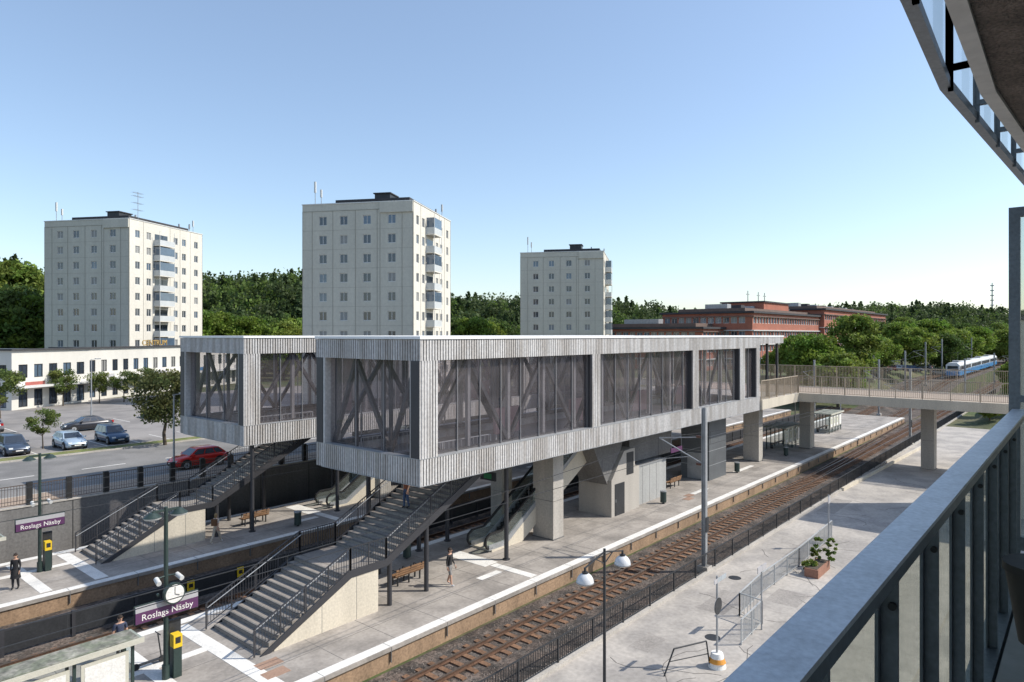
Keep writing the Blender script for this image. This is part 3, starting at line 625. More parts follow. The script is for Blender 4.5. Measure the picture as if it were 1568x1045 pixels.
b.cyl((cx,cy,10.38),(cx,cy,10.42),.12,BLACK,n=20); b.cyl((cx,cy,10.42),(cx,cy,10.8),.025,BLACK,n=10); b.cyl((cx,cy,10.8),(cx,cy,11.08),.085,BLACK,r2=.13,n=24); b.cyl((cx,cy,11.08),(cx,cy,11.11),.138,BLACK,n=24); b.build('black_plant_stand')
SOFB=mat('rough_stucco_soffit',(0.22,0.175,0.145),0.95,var=0.4,scale=6,fine=60,bump=1.0)
TRIM=mat('slab_edge_metal',(0.55,0.53,0.50),0.5,0.1,var=.1)
b=MB(); h0=13.3
edge=[(-2.5,.36),(1.5,.40),(3.11,.43),(4.39,.45),(5.99,.36),(8.5,.22)]
def poly_slab(b,edge,off,yin,z0,z1,m):
    n=len(edge); E=[(x,y+off) for x,y in edge]+[(edge[-1][0],yin),(edge[0][0],yin)]; k=len(E)
    b.add([(x,y,z0) for x,y in E]+[(x,y,z1) for x,y in E],[list(range(k)),list(range(2*k-1,k-1,-1))]+[(i,k+i,k+(i+1)%k,(i+1)%k) for i in range(k)],m)
poly_slab(b,edge,-.07,-1.6,h0,h0+.22,SOFB)
for (a,c) in zip(edge[:-1],edge[1:]):
    b.beam((a[0],a[1]-.035,h0+.10),(c[0],c[1]-.035,h0+.10),.068,.24,TRIM)
b.build('upper_balcony_slab')
b=MB(); out=[(-2.5,.49),(3.02,.54),(4.22,.585),(7.2,.43),(8.6,.35)]
for a,c in zip(out[:-1],out[1:]):
    for zz,hh in ((h0+.02,.05),(h0+1.25,.05)): b.beam((a[0],a[1],zz),(c[0],c[1],zz),.05,hh,ZINC)
    L=math.hypot(c[0]-a[0],c[1]-a[1]); n=max(1,int(L/.7))
    b.quad((a[0],a[1]+.01,h0+.05),(c[0],c[1]+.01,h0+.05),(c[0],c[1]+.01,h0+1.2),(a[0],a[1]+.01,h0+1.2),BGLASS)
    for i in range(n+1):
        t=i/n; px,py=a[0]+(c[0]-a[0])*t,a[1]+(c[1]-a[1])*t
        b.box(px-.012,px+.012,py-.035,py-.012,h0-.02,h0+1.2,ZINC); b.box(px-.02,px+.02,py-.012,py-.002,h0-.0,h0+1.2,ZINC); b.beam((px,py-.12,h0+.1),(px,py-.02,h0+.1),.03,.03,ZINC)
b.build('upper_balcony_railing')
BW=mat('render_facade',(0.5,0.47,0.42),0.85,var=.08)
b=MB(); b.box(-14,9,-14,-1.65,-.84,21,BW); b.box(-14.3,9.3,-14.3,-1.6,21.003,21.3,ROOFD); b.build('unseen_shadow_wing')
b=MB(); b.box(59,65,-12,4.0,-.84,13,BW); b.box(58.8,65.2,-12.2,4.2,13.003,13.3,ROOFD)  # unseen wing, added to cast a wedge of shade over the street
for z in (1,4,7,10):
    for y in (-9,-5,-1): b.box(58.94,59,y,y+1.5,z,z+1.5,WIN)
    for x in (60,62.5): b.box(x,x+1.3,4.0,4.05,z,z+1.5,WIN)
b.build('unseen_shadow_wing')
# ------------------------------------------------------------ towers
TW=mat('tower_panel_shaded',(0.50,0.48,0.415),0.85,var=0.07,scale=0.5,fine=3,bump=0.05,streak=True)  # darker panel copy for faces turned away from the sun
TW2=mat('tower_panel_sunlit',(0.62,0.59,0.52),0.85,var=0.07,scale=0.5,fine=3,bump=0.05,streak=True)  # paler copy for sun-facing sides, light put into the panel colour
SEAM=mat('panel_seam',(0.28,0.265,0.225),0.9,var=.05,bump=0)
HEAD=math.atan2(0.48,0.877)
def tower(corner,Lw,Ld,zt,z0=2.0,st=2.75):
    b=MB(); o=(corner[0],corner[1],0)
    H=zt-z0; rows=[]
    z=zt-1.15-1.9
    while z>z0+1: rows.append((round(z,3),round(z+1.3,3))); z-=st
    rows=rows[::-1]
    base=frame(o,HEAD)
    b.M=base@Matrix.Translation((0,Ld,0))@Matrix.Rotation(-math.pi/2,4,'Z')
    cols=[(round(Ld*c-.6,2),round(Ld*c+.6,2)) for c in (.19,.38,.59,.81)]
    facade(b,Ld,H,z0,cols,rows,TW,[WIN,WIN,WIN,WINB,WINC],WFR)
    for c in (.0,.09,.28,.485,.68,.705,.90,.995): b.box(Ld*c,Ld*c+.05,-.035,0,z0,zt-1.0,SEAM)
    b.box(0,Ld*.705,-.05,0,zt-1.0,zt-.95,SEAM)
    b.box(Ld*.705+.05,Ld-.01,-.25,-.003,zt-1.5,zt,TW)
    for r in rows: 
        b.box(0.1,Ld-.1,-.012,0,r[0]-.75,r[0]-.72,SEAM)
    b.M=base
    cols=[(round(Lw*c-.55,2),round(Lw*c+.55,2)) for c in (.1,.24,.60,.72,.90)]
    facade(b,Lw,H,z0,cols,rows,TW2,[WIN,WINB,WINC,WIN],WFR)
    for c in (.0,.17,.52,.66,.81,.995): b.box(Lw*c,Lw*c+.05,-.03,0,z0,zt,SEAM)
    BF=mat('balcony_front',(0.5,0.52,0.52),0.6,var=.06)
    for r in rows:
        a,e=Lw*.30,Lw*.50; zf=r[0]-.95
        b.box(a,e,-1.35,-.003,zf,zf+.16,TW2); b.box(a,e,-1.35,-1.28,zf+.16,zf+1.1,BF); b.box(a,a+.07,-1.28,-.003,zf+.16,zf+1.1,BF); b.box(e-.07,e,-1.28,-.003,zf+.16,zf+1.1,BF)
        b.box(a+.3,e-.3,-.03,-.003,zf+.2,zf+2.2,WIN)
        if random.random()<.5:
            b.box(a+.02,e-.02,-1.33,-1.30,zf+1.12,zf+2.55,WINB); b.box(a+.02,a+.05,-1.3,-.1,zf+1.12,zf+2.55,WINB)
        b.box(a,a+.06,-1.34,-1.28,zf+1.1,zf+st,WFR); b.box(e-.06,e,-1.34,-1.28,zf+1.1,zf+st,WFR)
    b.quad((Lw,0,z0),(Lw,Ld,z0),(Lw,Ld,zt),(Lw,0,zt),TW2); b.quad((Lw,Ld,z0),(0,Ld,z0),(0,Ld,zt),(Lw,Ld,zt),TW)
    b.quad((0,0,zt-.3),(Lw,0,zt-.3),(Lw,Ld,zt-.3),(0,Ld,zt-.3),ROOFD)
    for a in ((-.08,Lw+.08,-.08,.2),(-.08,Lw+.08,Ld-.2,Ld+.08),(-.08,.2,.2,Ld-.2),(Lw-.2,Lw+.08,.2,Ld-.2)): b.box(*a,zt+.003,zt+.14,WFR)
    b.box(.9,Lw-3,.9,Ld*.72,zt-.3,zt+.75,ROOFD); b.box(3.2,6.2,Ld*.28,Ld*.42,zt+.75,zt+1.9,DARK); b.box(3,6.4,Ld*.27,Ld*.43,zt+1.9,zt+2.05,ROOFD)
    for x,y,h in ((1,Ld-1.5,3.6),(1.5,Ld-2.2,2.5),(Lw-1.5,1,2.6),(Lw-1,2.2,2.0),(5,3,1.6),(Lw-3,3,1.8)):
        b.cyl((x,y,zt-.3),(x,y,zt+h),.05,STEEL,n=6); b.box(x-.12,x+.12,y-.12,y+.12,zt+h*.55,zt+h,WFR if h>2.4 else STEEL)
    for x,y in ((6,Ld*.5),(8,Ld*.3),(8,Ld*.6)): b.cyl((x,y,zt-.2),(x,y,zt+1.0),.2,STEEL,n=10)
    return b
b=tower(PD(633,96),18.0,17.0,12+205*96/FP); b.build('apartment_tower')
b=tower(PD(198,118),19.6,17.4,12+178*118/FP)
zt=12+178*118/FP
b.cyl((3,.8,zt),(3,.8,zt+5.2),.05,STEEL,n=6)
for z in (2,3.2,4.4,5.0):
    b.beam((1.9,.8,zt+z),(4.1,.8,zt+z),.04,.04,STEEL)
    for x in np.arange(1.9,4.1,.4): b.beam((x,.3,zt+z),(x,1.3,zt+z),.025,.025,STEEL)
b.build('apartment_tower')
b=tower(PD(924,145),18,18,12+128*145/FP); b.build('apartment_tower')
# ------------------------------------------------------------ low buildings left
LWALL=mat('white_render',(0.62,0.60,0.55),0.85,var=.07,scale=.5,streak=True)
def lowb(name,corner,L,D,zt,z0,cw,gap,rows):
    b=MB(); b.M=frame((corner[0],corner[1],0),HEAD)
    cols=[];x=gap
    while x+cw<L: cols.append((round(x,2),round(x+cw,2))); x+=cw+gap
    facade(b,L,zt-z0,z0,cols,rows,LWALL,[WIN,WIN,WINB,WINC],DARK)
    b.quad((L,0,z0),(L,D,z0),(L,D,zt),(L,0,zt),LWALL); b.quad((L,D,z0),(0,D,z0),(0,D,zt),(L,D,zt),LWALL)
    b.quad((0,0,zt-.2),(L,0,zt-.2),(L,D,zt-.2),(0,D,zt-.2),ROOFD)
    b.box(-.3,L+.3,-.35,.3,zt+.003,zt+.22,ROOFD); b.box(-.3,.3,.3,D,zt+.003,zt+.22,ROOFD)
    b.M=b.M@Matrix.Translation((0,D,0))@Matrix.Rotation(-math.pi/2,4,'Z')
    cols=[];x=1.0
    while x+cw<D: cols.append((round(x,2),round(x+cw,2))); x+=cw+gap
    facade(b,D,zt-z0,z0,cols,rows,LWALL,[WIN,WIN,WINB],DARK)
    return b
cA=PD(18,90)
b=lowb('a',cA,12.5,22,9.9,2,1.35,1.0,[(2.3,4.6),(6.2,8.0)])
b.M=frame((cA[0],cA[1],0),HEAD); b.box(-.5,13,-1.6,-.02,4.9,5.15,WFR); b.box(2,5,-.06,-.01,4.95,5.6,mat('shop_sign',(0.4,0.12,0.1),0.5)); b.build('shop_building')
cB=PD(128,103)
b=lowb('b',cB,46,6,9.9,2,1.1,1.15,[(2.4,4.7),(6.3,8.1)])
b.M=frame((cB[0],cB[1],0),HEAD); b.box(-.2,46,-1.8,-.02,4.95,5.2,WFR)
for x in (2,14,26,38): b.box(x,x+4,-.07,-.01,5.25,5.85,random.choice([mat('shop_sign2',(0.05,0.15,0.3),.5),SIGNG]))
ob=b.build('shop_building')
c=bpy.data.curves.new('roof_lettering','FONT'); c.body='CENTRUM'; c.size=1.3; c.extrude=.06; c.materials.append(mat('brass_letters',(0.45,0.3,0.1),0.5)); t=bpy.data.objects.new('roof_lettering',c); scene.collection.objects.link(t); t.parent=ob
M=frame((cB[0],cB[1],0),HEAD)@Vector((12.3,0.2,10.2)); t.location=M; t.rotation_euler=(math.radians(90),0,HEAD)
# ------------------------------------------------------------ red brick office
RED=mat('red_brick',(0.35,0.13,0.085),0.9,var=.15,scale=.4,fine=6)
BROOF=mat('brown_roof',(0.16,0.11,0.09),0.8,var=.15)
def office(corner,L,D,z0,floors,fh,ang=0.0):
    b=MB(); b.M=frame((corner[0],corner[1],0),ang); zt=z0+floors*fh
    def face(L):
        cols=[];x=.6
        while x+1.6<L: cols.append((round(x,2),round(x+1.6,2))); x+=2.0
        facade(b,L,zt-z0,z0,cols,[(round(z0+i*fh+1.0,2),round(z0+i*fh+2.5,2)) for i in range(floors)],RED,[WIN,WINB,WINC],WFR,rec=.2)
        for i in range(floors): b.box(0,L,-.35,-.01,z0+i*fh+2.55,z0+i*fh+2.8,WFR if i<floors-1 else BROOF)
    face(L)
    b.quad((L,0,z0),(L,D,z0),(L,D,zt),(L,0,zt),RED); b.quad((L,D,z0),(0,D,z0),(0,D,zt),(L,D,zt),RED)
    b.box(-.6,L+.6,-.6,D+.6,zt+.003,zt+.5,ROOFD)
    b.box(3,L-3,3,D-3,zt+.503,zt+1.4,BROOF)
    for x in np.arange(5,L-4,9): b.box(x,x+2.4,D*.35,D*.6,zt+1.403,zt+2.6,STEEL if int(x)%2 else ROOFD)
    b.M=b.M@Matrix.Translation((0,D,0))@Matrix.Rotation(-math.pi/2,4,'Z'); face(D)
    return b
c0=PD(1152,165); b=office(c0,58,24,3.5,4,3.45) 
b.M=frame((c0[0],c0[1],0),0)
b.box(24,44,6,18,18.7,20.9,RED); b.box(23.6,44.4,5.6,18.4,20.903,21.3,ROOFD)
for x in (28,36,41): b.cyl((x,12,21),(x,12,24.5),.12,STEEL,n=6); b.box(x-1,x+1,11.9,12.1,23.4,23.6,STEEL)
b.build('brick_office_building')
c1=PD(1262,205); b=office(c1,80,26,3.5,4,4.0); b.build('brick_office_building')
c2=PD(1075,160); b=office(c2,18,40,3.5,3,3.3); b.M=frame((c2[0],c2[1],0),0); b.box(15,17.8,-1.2,-.7,11.5,14.3,WHITE); b.box(15.6,17.2,-1.25,-1.2,12,13.8,mat('exit_green',(0.02,0.22,0.08),.4)); b.build('brick_office_building')
b=MB(); p=PD(1519,420); z=Hgt(p[0],p[1])
b.cyl((p[0],p[1],z),(p[0],p[1],44),.6,STEEL,r2=.25,n=8)
for i in range(5): b.box(p[0]-1.0,p[0]+1.0,p[1]-1.0,p[1]+1.0,30+i*3,30.5+i*3,STEEL)
b.build('radio_mast')
# ------------------------------------------------------------ vegetation
GB=1.5
def leafmesh(name,cent,size,col,extra=None):
    n=len(cent); a=rng.normal(size=(n,3)); a/=np.linalg.norm(a,axis=1)[:,None]; t=rng.normal(size=(n,3)); bb=np.cross(a,t); bb/=np.linalg.norm(bb,axis=1)[:,None]
    a*=size[:,None]; bb*=(size*0.62)[:,None]
    V=np.stack([cent+a,cent+bb,cent-a,cent-bb],axis=1).reshape(-1,3)
    me=bpy.data.meshes.new(name); me.vertices.add(4*n); me.vertices.foreach_set('co',V.astype(np.float32).ravel())
    me.loops.add(4*n); me.loops.foreach_set('vertex_index',np.arange(4*n,dtype=np.int32)); me.polygons.add(n)
    me.polygons.foreach_set('loop_start',np.arange(0,4*n,4,dtype=np.int32)); me.polygons.foreach_set('loop_total',np.full(n,4,dtype=np.int32))
    me.update(calc_edges=True); at=me.color_attributes.new('Col','FLOAT_COLOR','POINT')
    C=np.ones((4*n,4),np.float32); C[:,:3]=np.repeat(np.clip(col*GB,0.004,1),4,axis=0); at.data.foreach_set('color',C.ravel()); me.materials.append(LEAF); return me
def crown(h,rad,z0,nclump,per,base,cv=.3,leaf=.2):
    cs=[];ss=[];cl=[]
    for i in range(nclump):
        ph=rng.random()*2*math.pi
        zz=rng.uniform(-.95,.95); rr=math.sqrt(max(0,1-zz*zz))*rng.uniform(.45,1.0)
        c=np.array([math.cos(ph)*rr*rad,math.sin(ph)*rr*rad,z0+(h-z0)*(.5+.5*zz*.85)])
        cr=rad*rng.uniform(.2,.38)
        p=rng.normal(size=(per,3)); p/=np.linalg.norm(p,axis=1)[:,None]; p*=(rng.random(per)**.45)[:,None]*cr*np.array([1.15,1.15,.8])
        cs.append(c+p); ss.append(leaf*rng.uniform(.6,1.3,per))
        br=rng.uniform(1-cv,1+cv); cl.append(np.array(base)*br*rng.uniform(.7,1.3,(per,1))*np.array([1+rng.uniform(-.12,.2),1,1]))
    return np.concatenate(cs),np.concatenate(ss),np.concatenate(cl)
def trunkmb(h,z0,rad,r):
    b=MB(); prev=Vector((0,0,-.1)); rr=r
    n=5
    for i in range(n):
        nx=Vector((random.uniform(-.05,.05)*h*.3,random.uniform(-.05,.05)*h*.3,(z0+(h-z0)*.6)*(i+1)/n)); r2=r*(1-.16*(i+1)); b.cyl(prev,nx,rr,BARK,r2=r2,n=8,caps=False)
        if i>=1:
            for k in range(3):
                ph=random.uniform(0,6.28); L=rad*random.uniform(.5,.85); e=nx+Vector((math.cos(ph)*L,math.sin(ph)*L,L*random.uniform(.5,.9))); mid=nx.lerp(e,.5)+Vector((0,0,-.06*L)); b.cyl(nx,mid,r2*.55,BARK,r2=r2*.38,n=6,caps=False); b.cyl(mid,e,r2*.38,BARK,r2=r2*.1,n=5,caps=False)
        prev=nx; rr=r2
    return b
def make_tree(name,h,rad,z0,ncl,per,base,leaf,r):
    tb=trunkmb(h,z0,rad,r); ob=tb.build(name); c,s,col=crown(h,rad,z0,ncl,per,base,leaf=leaf); me=leafmesh('crown',c,s,col); cr=bpy.data.objects.new('crown',me); scene.collection.objects.link(cr); cr.parent=ob
    return ob
PROT={}
def place(kind,x,y,z,s=1.0,rot=None):
    specs={'street':(5.6,2.0,1.8,34,90,(.085,.115,.03),.13,.11),'street2':(6.8,2.9,1.6,60,100,(.07,.085,.03),.15,.17),
      'big1':(12,4.6,2.0,80,130,(.095,.145,.022),.28,.3),'big2':(11,5.2,1.6,85,130,(.06,.095,.022),.28,.3),'big3':(14,4.4,2.5,85,130,(.105,.15,.03),.28,.3),'big4':(9,4.0,1.2,70,120,(.115,.16,.028),.25,.25)}
    sp=specs[kind]
    if kind not in PROT:
        ob=make_tree('deciduous_tree',*sp); PROT[kind]=ob
    else:
        src=PROT[kind]; ob=bpy.data.objects.new('deciduous_tree',src.data); scene.collection.objects.link(ob)
        cr=bpy.data.objects.new('crown',src.children[0].data); scene.collection.objects.link(cr); cr.parent=ob
    ob.location=(x,y,z); ob.scale=(s*random.uniform(.92,1.1),s*random.uniform(.92,1.1),s); ob.rotation_euler=(0,0,random.uniform(0,6.28) if rot is None else rot)
def placeuv(kind,u,v,z,s=1.0): p=P(u,v,z); place(kind,p[0],p[1],z,s)
placeuv('street2',253,680,2.1); placeuv('street',66,686,2.1,.62)
for u,v,s in ((97,622,.95),(152,618,.85),(190,616,.85),(0,648,1.1),(222,612,.9)): placeuv('street',u,v,2.0,s)
def placeD(kind,u,D,s=1.0):
    p=PD(u,D); place(kind,p[0],p[1],Hgt(p[0],p[1]),s)
for u,D,k,s in ((325,150,'big1',1.3),(350,160,'big2',1.35),(375,150,'big1',1.2),(405,165,'big2',1.3),(435,150,'big4',1.45),(455,165,'big1',1.2),(700,170,'big2',1.2),(722,165,'big1',1.15),(742,175,'big4',1.4),(762,180,'big2',1.1),(-12,128,'big2',1.7),(8,132,'big2',1.75),(28,130,'big1',1.5),(48,145,'big4',1.7),(15,150,'big3',1.7),(945,190,'big2',1.2),(970,200,'big1',1.1),(1000,200,'big2',1.2),(1025,200,'big1',1.0),
  (1228,135,'big1',.95),(1250,128,'big1',1.08),(1262,135,'big2',.8),(1283,120,'big4',1.1),(1308,132,'big3',1.05),(1322,140,'big1',.8),(1350,150,'big4',.9),(1380,170,'big1',1.0),(1400,160,'big4',1.15),(1425,190,'big1',1.1),(1448,170,'big2',.9),(1468,200,'big4',1.3),(1492,210,'big1',1.05),(1515,230,'big2',1.1),(1540,220,'big4',1.3),(1560,240,'big1',1.2),(1590,230,'big2',1.2),(1385,250,'big3',1.1),(1410,260,'big2',1.2),(1440,270,'big1',1.2),(1480,280,'big2',1.2),(1530,290,'big3',1.1),(1212,140,'big4',.8),(1195,135,'big4',.6),(1180,140,'big4',.55),(1345,200,'big2',1.1),(1368,210,'big2',1.1)):
    placeD(k,u,D,s)
for x,y,s in ((119,4,.45),(123,8,.5),(118,11,.35),(128,3,.6),(131,9,.55)): place('big4',x,y,Hgt(x,y),s)
cs=[];ss=[];cl=[]
def conifer(x,y,z,h,rad,base,n):
    t=rng.random(n)**.75; zz=z+h*(.08+.92*t); r=rad*(1-t)**.65*rng.uniform(.3,1.0,n)*(1+.25*np.sin(t*38+x)); ph=rng.random(n)*6.283
    cs.append(np.stack([x+r*np.cos(ph),y+r*np.sin(ph),zz],1)); ss.append(rng.uniform(.4,.9,n)); cl.append(np.array(base)*rng.uniform(.7,1.3,(n,1)))
def pine(x,y,z,h,rad,base,n):
    k=9; per=n//k
    for i in range(k):
        ph=rng.random()*6.28; rr=rad*rng.uniform(.1,.75); c=np.array([x+rr*math.cos(ph),y+rr*math.sin(ph),z+h*rng.uniform(.35,.95)])
        p=rng.normal(size=(per,3))*np.array([rad*.36,rad*.36,h*.07]); cs.append(c+p); ss.append(rng.uniform(.4,.85,per)); cl.append(np.array(base)*rng.uniform(.75,1.25)*rng.uniform(.75,1.25,(per,1)))
def decid(x,y,z,h,rad,base,n):
    k=12; per=n//k
    for i in range(k):
        ph=rng.random()*6.28; e=rng.uniform(-.9,.9); rr=rad*math.sqrt(1-e*e)*rng.uniform(.4,.9); c=np.array([x+rr*math.cos(ph),y+rr*math.sin(ph),z+h*(.52+.42*e)])
        p=rng.normal(size=(per,3))*rad*.26; cs.append(c+p); ss.append(rng.uniform(.4,.85,per)); cl.append(np.array(base)*rng.uniform(.7,1.3)*rng.uniform(.8,1.2,(per,1)))
for row in range(9):
    u=-260.0
    while u<1800:
        D0,zt=ridge(u); off=10-row*9; D=D0+off+rng.uniform(-4,4); p=PD(u,D)
        x,y=p[0],p[1]
        z=Hgt(x,y); hv=TH*rng.uniform(.86,1.12)*(1 if row<5 else .9)
        r=rng.random(); dk=rng.uniform(.85,1.25)
        if not (10<y<36 and row>2):
            if r<.22: conifer(x,y,z,hv*1.05,3.4,np.array((.040,.062,.022))*dk,270)
            elif r<.62: pine(x,y,z,hv,4.0,np.array((.050,.070,.026))*dk,330)
            else: decid(x,y,z,hv*.92,4.2,np.array((.075,.112,.026))*dk,340)
        u+=rng.uniform(2.2,4.0)*FP/D
cs=np.concatenate(cs); ss=np.concatenate(ss); cl=np.concatenate(cl)
me=leafmesh('forest',cs,ss,cl); fo=bpy.data.objects.new('forest',me); scene.collection.objects.link(fo)
def shrub(x,y,z,h,rad,base=(.10,.14,.03),n=18,leaf=.06):
    c,s,col=crown(h,rad,.1,n,60,base,leaf=leaf); me=leafmesh('shrub',c,s,col); o=bpy.data.objects.new('shrub',me); scene.collection.objects.link(o); o.location=(x,y,z)
for u,v,h,r in ((1253,868,1.7,.35),(1272,872,2.0,.3),(1240,880,.8,.4)):
    p=P(u,v,-.8); shrub(p[0],p[1],-.8,h,r)
b=MB()
p=P(1250,878,-.8); b.box(p[0]-.9,p[0]+1.2,p[1]-.35,p[1]+.35,-.8,-.35,mat('terracotta_pot',(0.30,0.15,0.10),.8)); b.box(p[0]-.82,p[0]+1.12,p[1]-.27,p[1]+.27,-.352,-.33,BARK)
b.build('planter_box')
# ------------------------------------------------------------ vehicles
def car(x,y,z,rot,col,L=4.2,W=1.76,Hh=1.46,kind='hatch',name='parked_car'):
    nm='car_paint_%d_%d_%d'%tuple(int(c*255) for c in col)
    PM=mat(nm,col,.28,.25,var=.03,bump=0); PM.node_tree.nodes['Principled BSDF'].inputs['Coat Weight'].default_value=.6
    b=MB(); hl=L/2
    S=[(-hl,.62,.42,.60),(-hl+.04,.80,.30,.70),(-hl+.25,.93,.24,.82),(-hl+.7,.98,.22,.87),(-.3,.96,.22,.88),(.6,.95,.22,.88),(hl-1.0,.93,.22,.87),(hl-.5,.84,.22,.84),(hl-.15,.72,.26,.76),(hl-.02,.58,.34,.64),(hl,.52,.40,.58)]
    sc=W/1.76; rows=[]
    for sx,zt,zb,hw in S:
        hw*=sc; rows.append([(sx,-hw*.93,zb),(sx,-hw,zb+.12),(sx,-hw*1.0,(zb+zt)/2+.05),(sx,-hw*.95,zt-.05),(sx,-hw*.82,zt),(sx,0,zt+.035),(sx,hw*.82,zt),(sx,hw*.95,zt-.05),(sx,hw,(zb+zt)/2+.05),(sx,hw,zb+.12),(sx,hw*.93,zb)])
    n=11; vs=[p for r in rows for p in r]
    fs=[(i*n+j,i*n+j+1,(i+1)*n+j+1,(i+1)*n+j) for i in range(len(S)-1) for j in range(n-1)]+[(i*n+n-1,i*n,(i+1)*n,(i+1)*n+n-1) for i in range(len(S)-1)]+[list(range(n))[::-1],[(len(S)-1)*n+j for j in range(n)]]
    b.add(vs,fs,PM,True)
    zb=.95; xf,xft,xrt,xr=(hl-1.05,.35,-hl+.75,-hl+.2) if kind=='hatch' else (hl-1.25,.35,-hl+1.35,-hl+.65)
    if kind=='suv': xrt,xr=-hl+.4,-hl+.12
    wb,wt=.80*sc,.62*sc
    B=[(xf,-wb,zb),(xf,wb,zb),(xr,wb,zb),(xr,-wb,zb)]; 
    T=[(xft,-wt,Hh-.06),(xft,wt,Hh-.06),(xrt,wt,Hh-.07),(xrt,-wt,Hh-.07)]
    b.add(B+T,[(0,1,5,4),(1,2,6,5),(2,3,7,6),(3,0,4,7)],PM)
    m1=[(xft-.25,-wt*.9,Hh-.01),(xft-.25,wt*.9,Hh-.01),(xrt+.2,wt*.9,Hh-.01),(xrt+.2,-wt*.9,Hh-.01)]
    b.add(T+m1,[(0,1,5,4),(1,2,6,5),(2,3,7,6),(3,0,4,7),(4,5,6,7)],PM,True)
    def win(q,i0,i1,j0,j1,off):
        q=[Vector(p) for p in q]; nn=(q[1]-q[0]).cross(q[3]-q[0]).normalized()*off
        f=lambda s,t:(q[0].lerp(q[1],s)).lerp(q[3].lerp(q[2],s),t)+nn
        b.add([tuple(f(i0,j0)),tuple(f(i1,j0)),tuple(f(i1,j1)),tuple(f(i0,j1))],[(0,1,2,3)],WIN)
    win([B[0],B[1],T[1],T[0]],.06,.94,.06,.93,.012); win([B[2],B[3],T[3],T[2]],.08,.92,.2,.9,.012)
    for q in ([B[1],B[2],T[2],T[1]],[B[3],B[0],T[0],T[3]]):
        for a,c in ((.07,.36),(.40,.68),(.72,.93)) if q[0]==B[1] else ((.07,.28),(.32,.60),(.64,.93)): win(q,a,c,.1,.88,.012)
    for wx in (-hl+.78,hl-.82):
        for s in (-1,1):
            yo=s*W/2*.985
            b.cyl((wx,yo-s*.16,.36),(wx,yo+s*.012,.36),.39,BLACK,n=24); b.cyl((wx,yo-s*.2,.32),(wx,yo+s*.03,.32),.32,BLACK,n=24); b.cyl((wx,yo,.32),(wx,yo+s*.04,.32),.21,STEEL,n=16); b.cyl((wx,yo+s*.03,.32),(wx,yo+s*.05,.32),.06,DARK,n=8)
    LT=mat('headlight_glass',(0.75,0.78,0.8),.1,0,var=0,bump=0); RT=mat('tail_light',(0.4,0.01,0.01),.2,0,var=0,bump=0)
    for s in (-1,1):
        b.box(hl-.3,hl-.03,s*.58*sc-.14,s*.58*sc+.14,.60,.72,LT); b.box(-hl-.005,-hl+.22,s*.63*sc-.1,s*.63*sc+.1,.68,.90,RT); b.box(xf-.35,xf-.2,s*.93*sc-.1,s*.93*sc+.1,.93,1.06,PM)
        b.box(-.9,.95,s*W/2*.998-.006,s*W/2*.998+.006,.42,.46,BLACK)
    b.box(hl-.06,hl+.012,-.5,.5,.36,.50,BLACK); b.box(hl-.0,hl+.02,-.26,.26,.40,.49,WHITE); b.box(-hl-.015,-hl+.02,-.26,.26,.62,.72,WHITE); b.box(-hl+.02,hl-.1,-.7,.7,.2,.3,BLACK)
    return b.build(name,loc=(x,y,z),rotz=rot)
pi=math.pi
car(24.2,51.9,2.01,pi,(.65,.022,.014),4.1,name='red_car')
car(25.8,80.3,2.02,pi,(.03,.032,.04),4.6,kind='sedan')
p=P(119,690,2.0); car(p[0],p[1]+2.0,2.02,-pi/2,(.42,.52,.62),4.2); car(p[0]+3.7,p[1]+2.8,2.02,-pi/2,(.04,.09,.17),4.4,Hh=1.62,kind='suv'); car(p[0]-4.1,p[1]+2.5,2.02,-pi/2,(.06,.085,.13),4.3,Hh=1.6,kind='suv'); car(p[0]-8.3,p[1]+5,2.02,-pi/2,(.05,.05,.06),4.3)
car(8,86,2.02,pi/2,(.5,.5,.5)); car(13.5,87,2.02,pi/2,(.08,.2,.35)); car(35,86,2.02,pi/2,(.45,.45,.46),4.4,kind='sedan'); car(18.9,87,2.02,pi/2,(.2,.2,.22))
cols=[(.5,.5,.5),(.05,.05,.06),(.35,.03,.03),(.6,.6,.6),(.05,.1,.2),(.2,.2,.22)]
for i,(u,D) in enumerate(((1335,160),(1350,158),(1365,162),(1382,160),(1398,158),(1412,165),(1440,165),(1300,168),(1455,175))):
    p=PD(u,D); car(p[0],p[1],Hgt(p[0],p[1])+.02,random.choice((pi/2,-pi/2,.3)),cols[i%6])
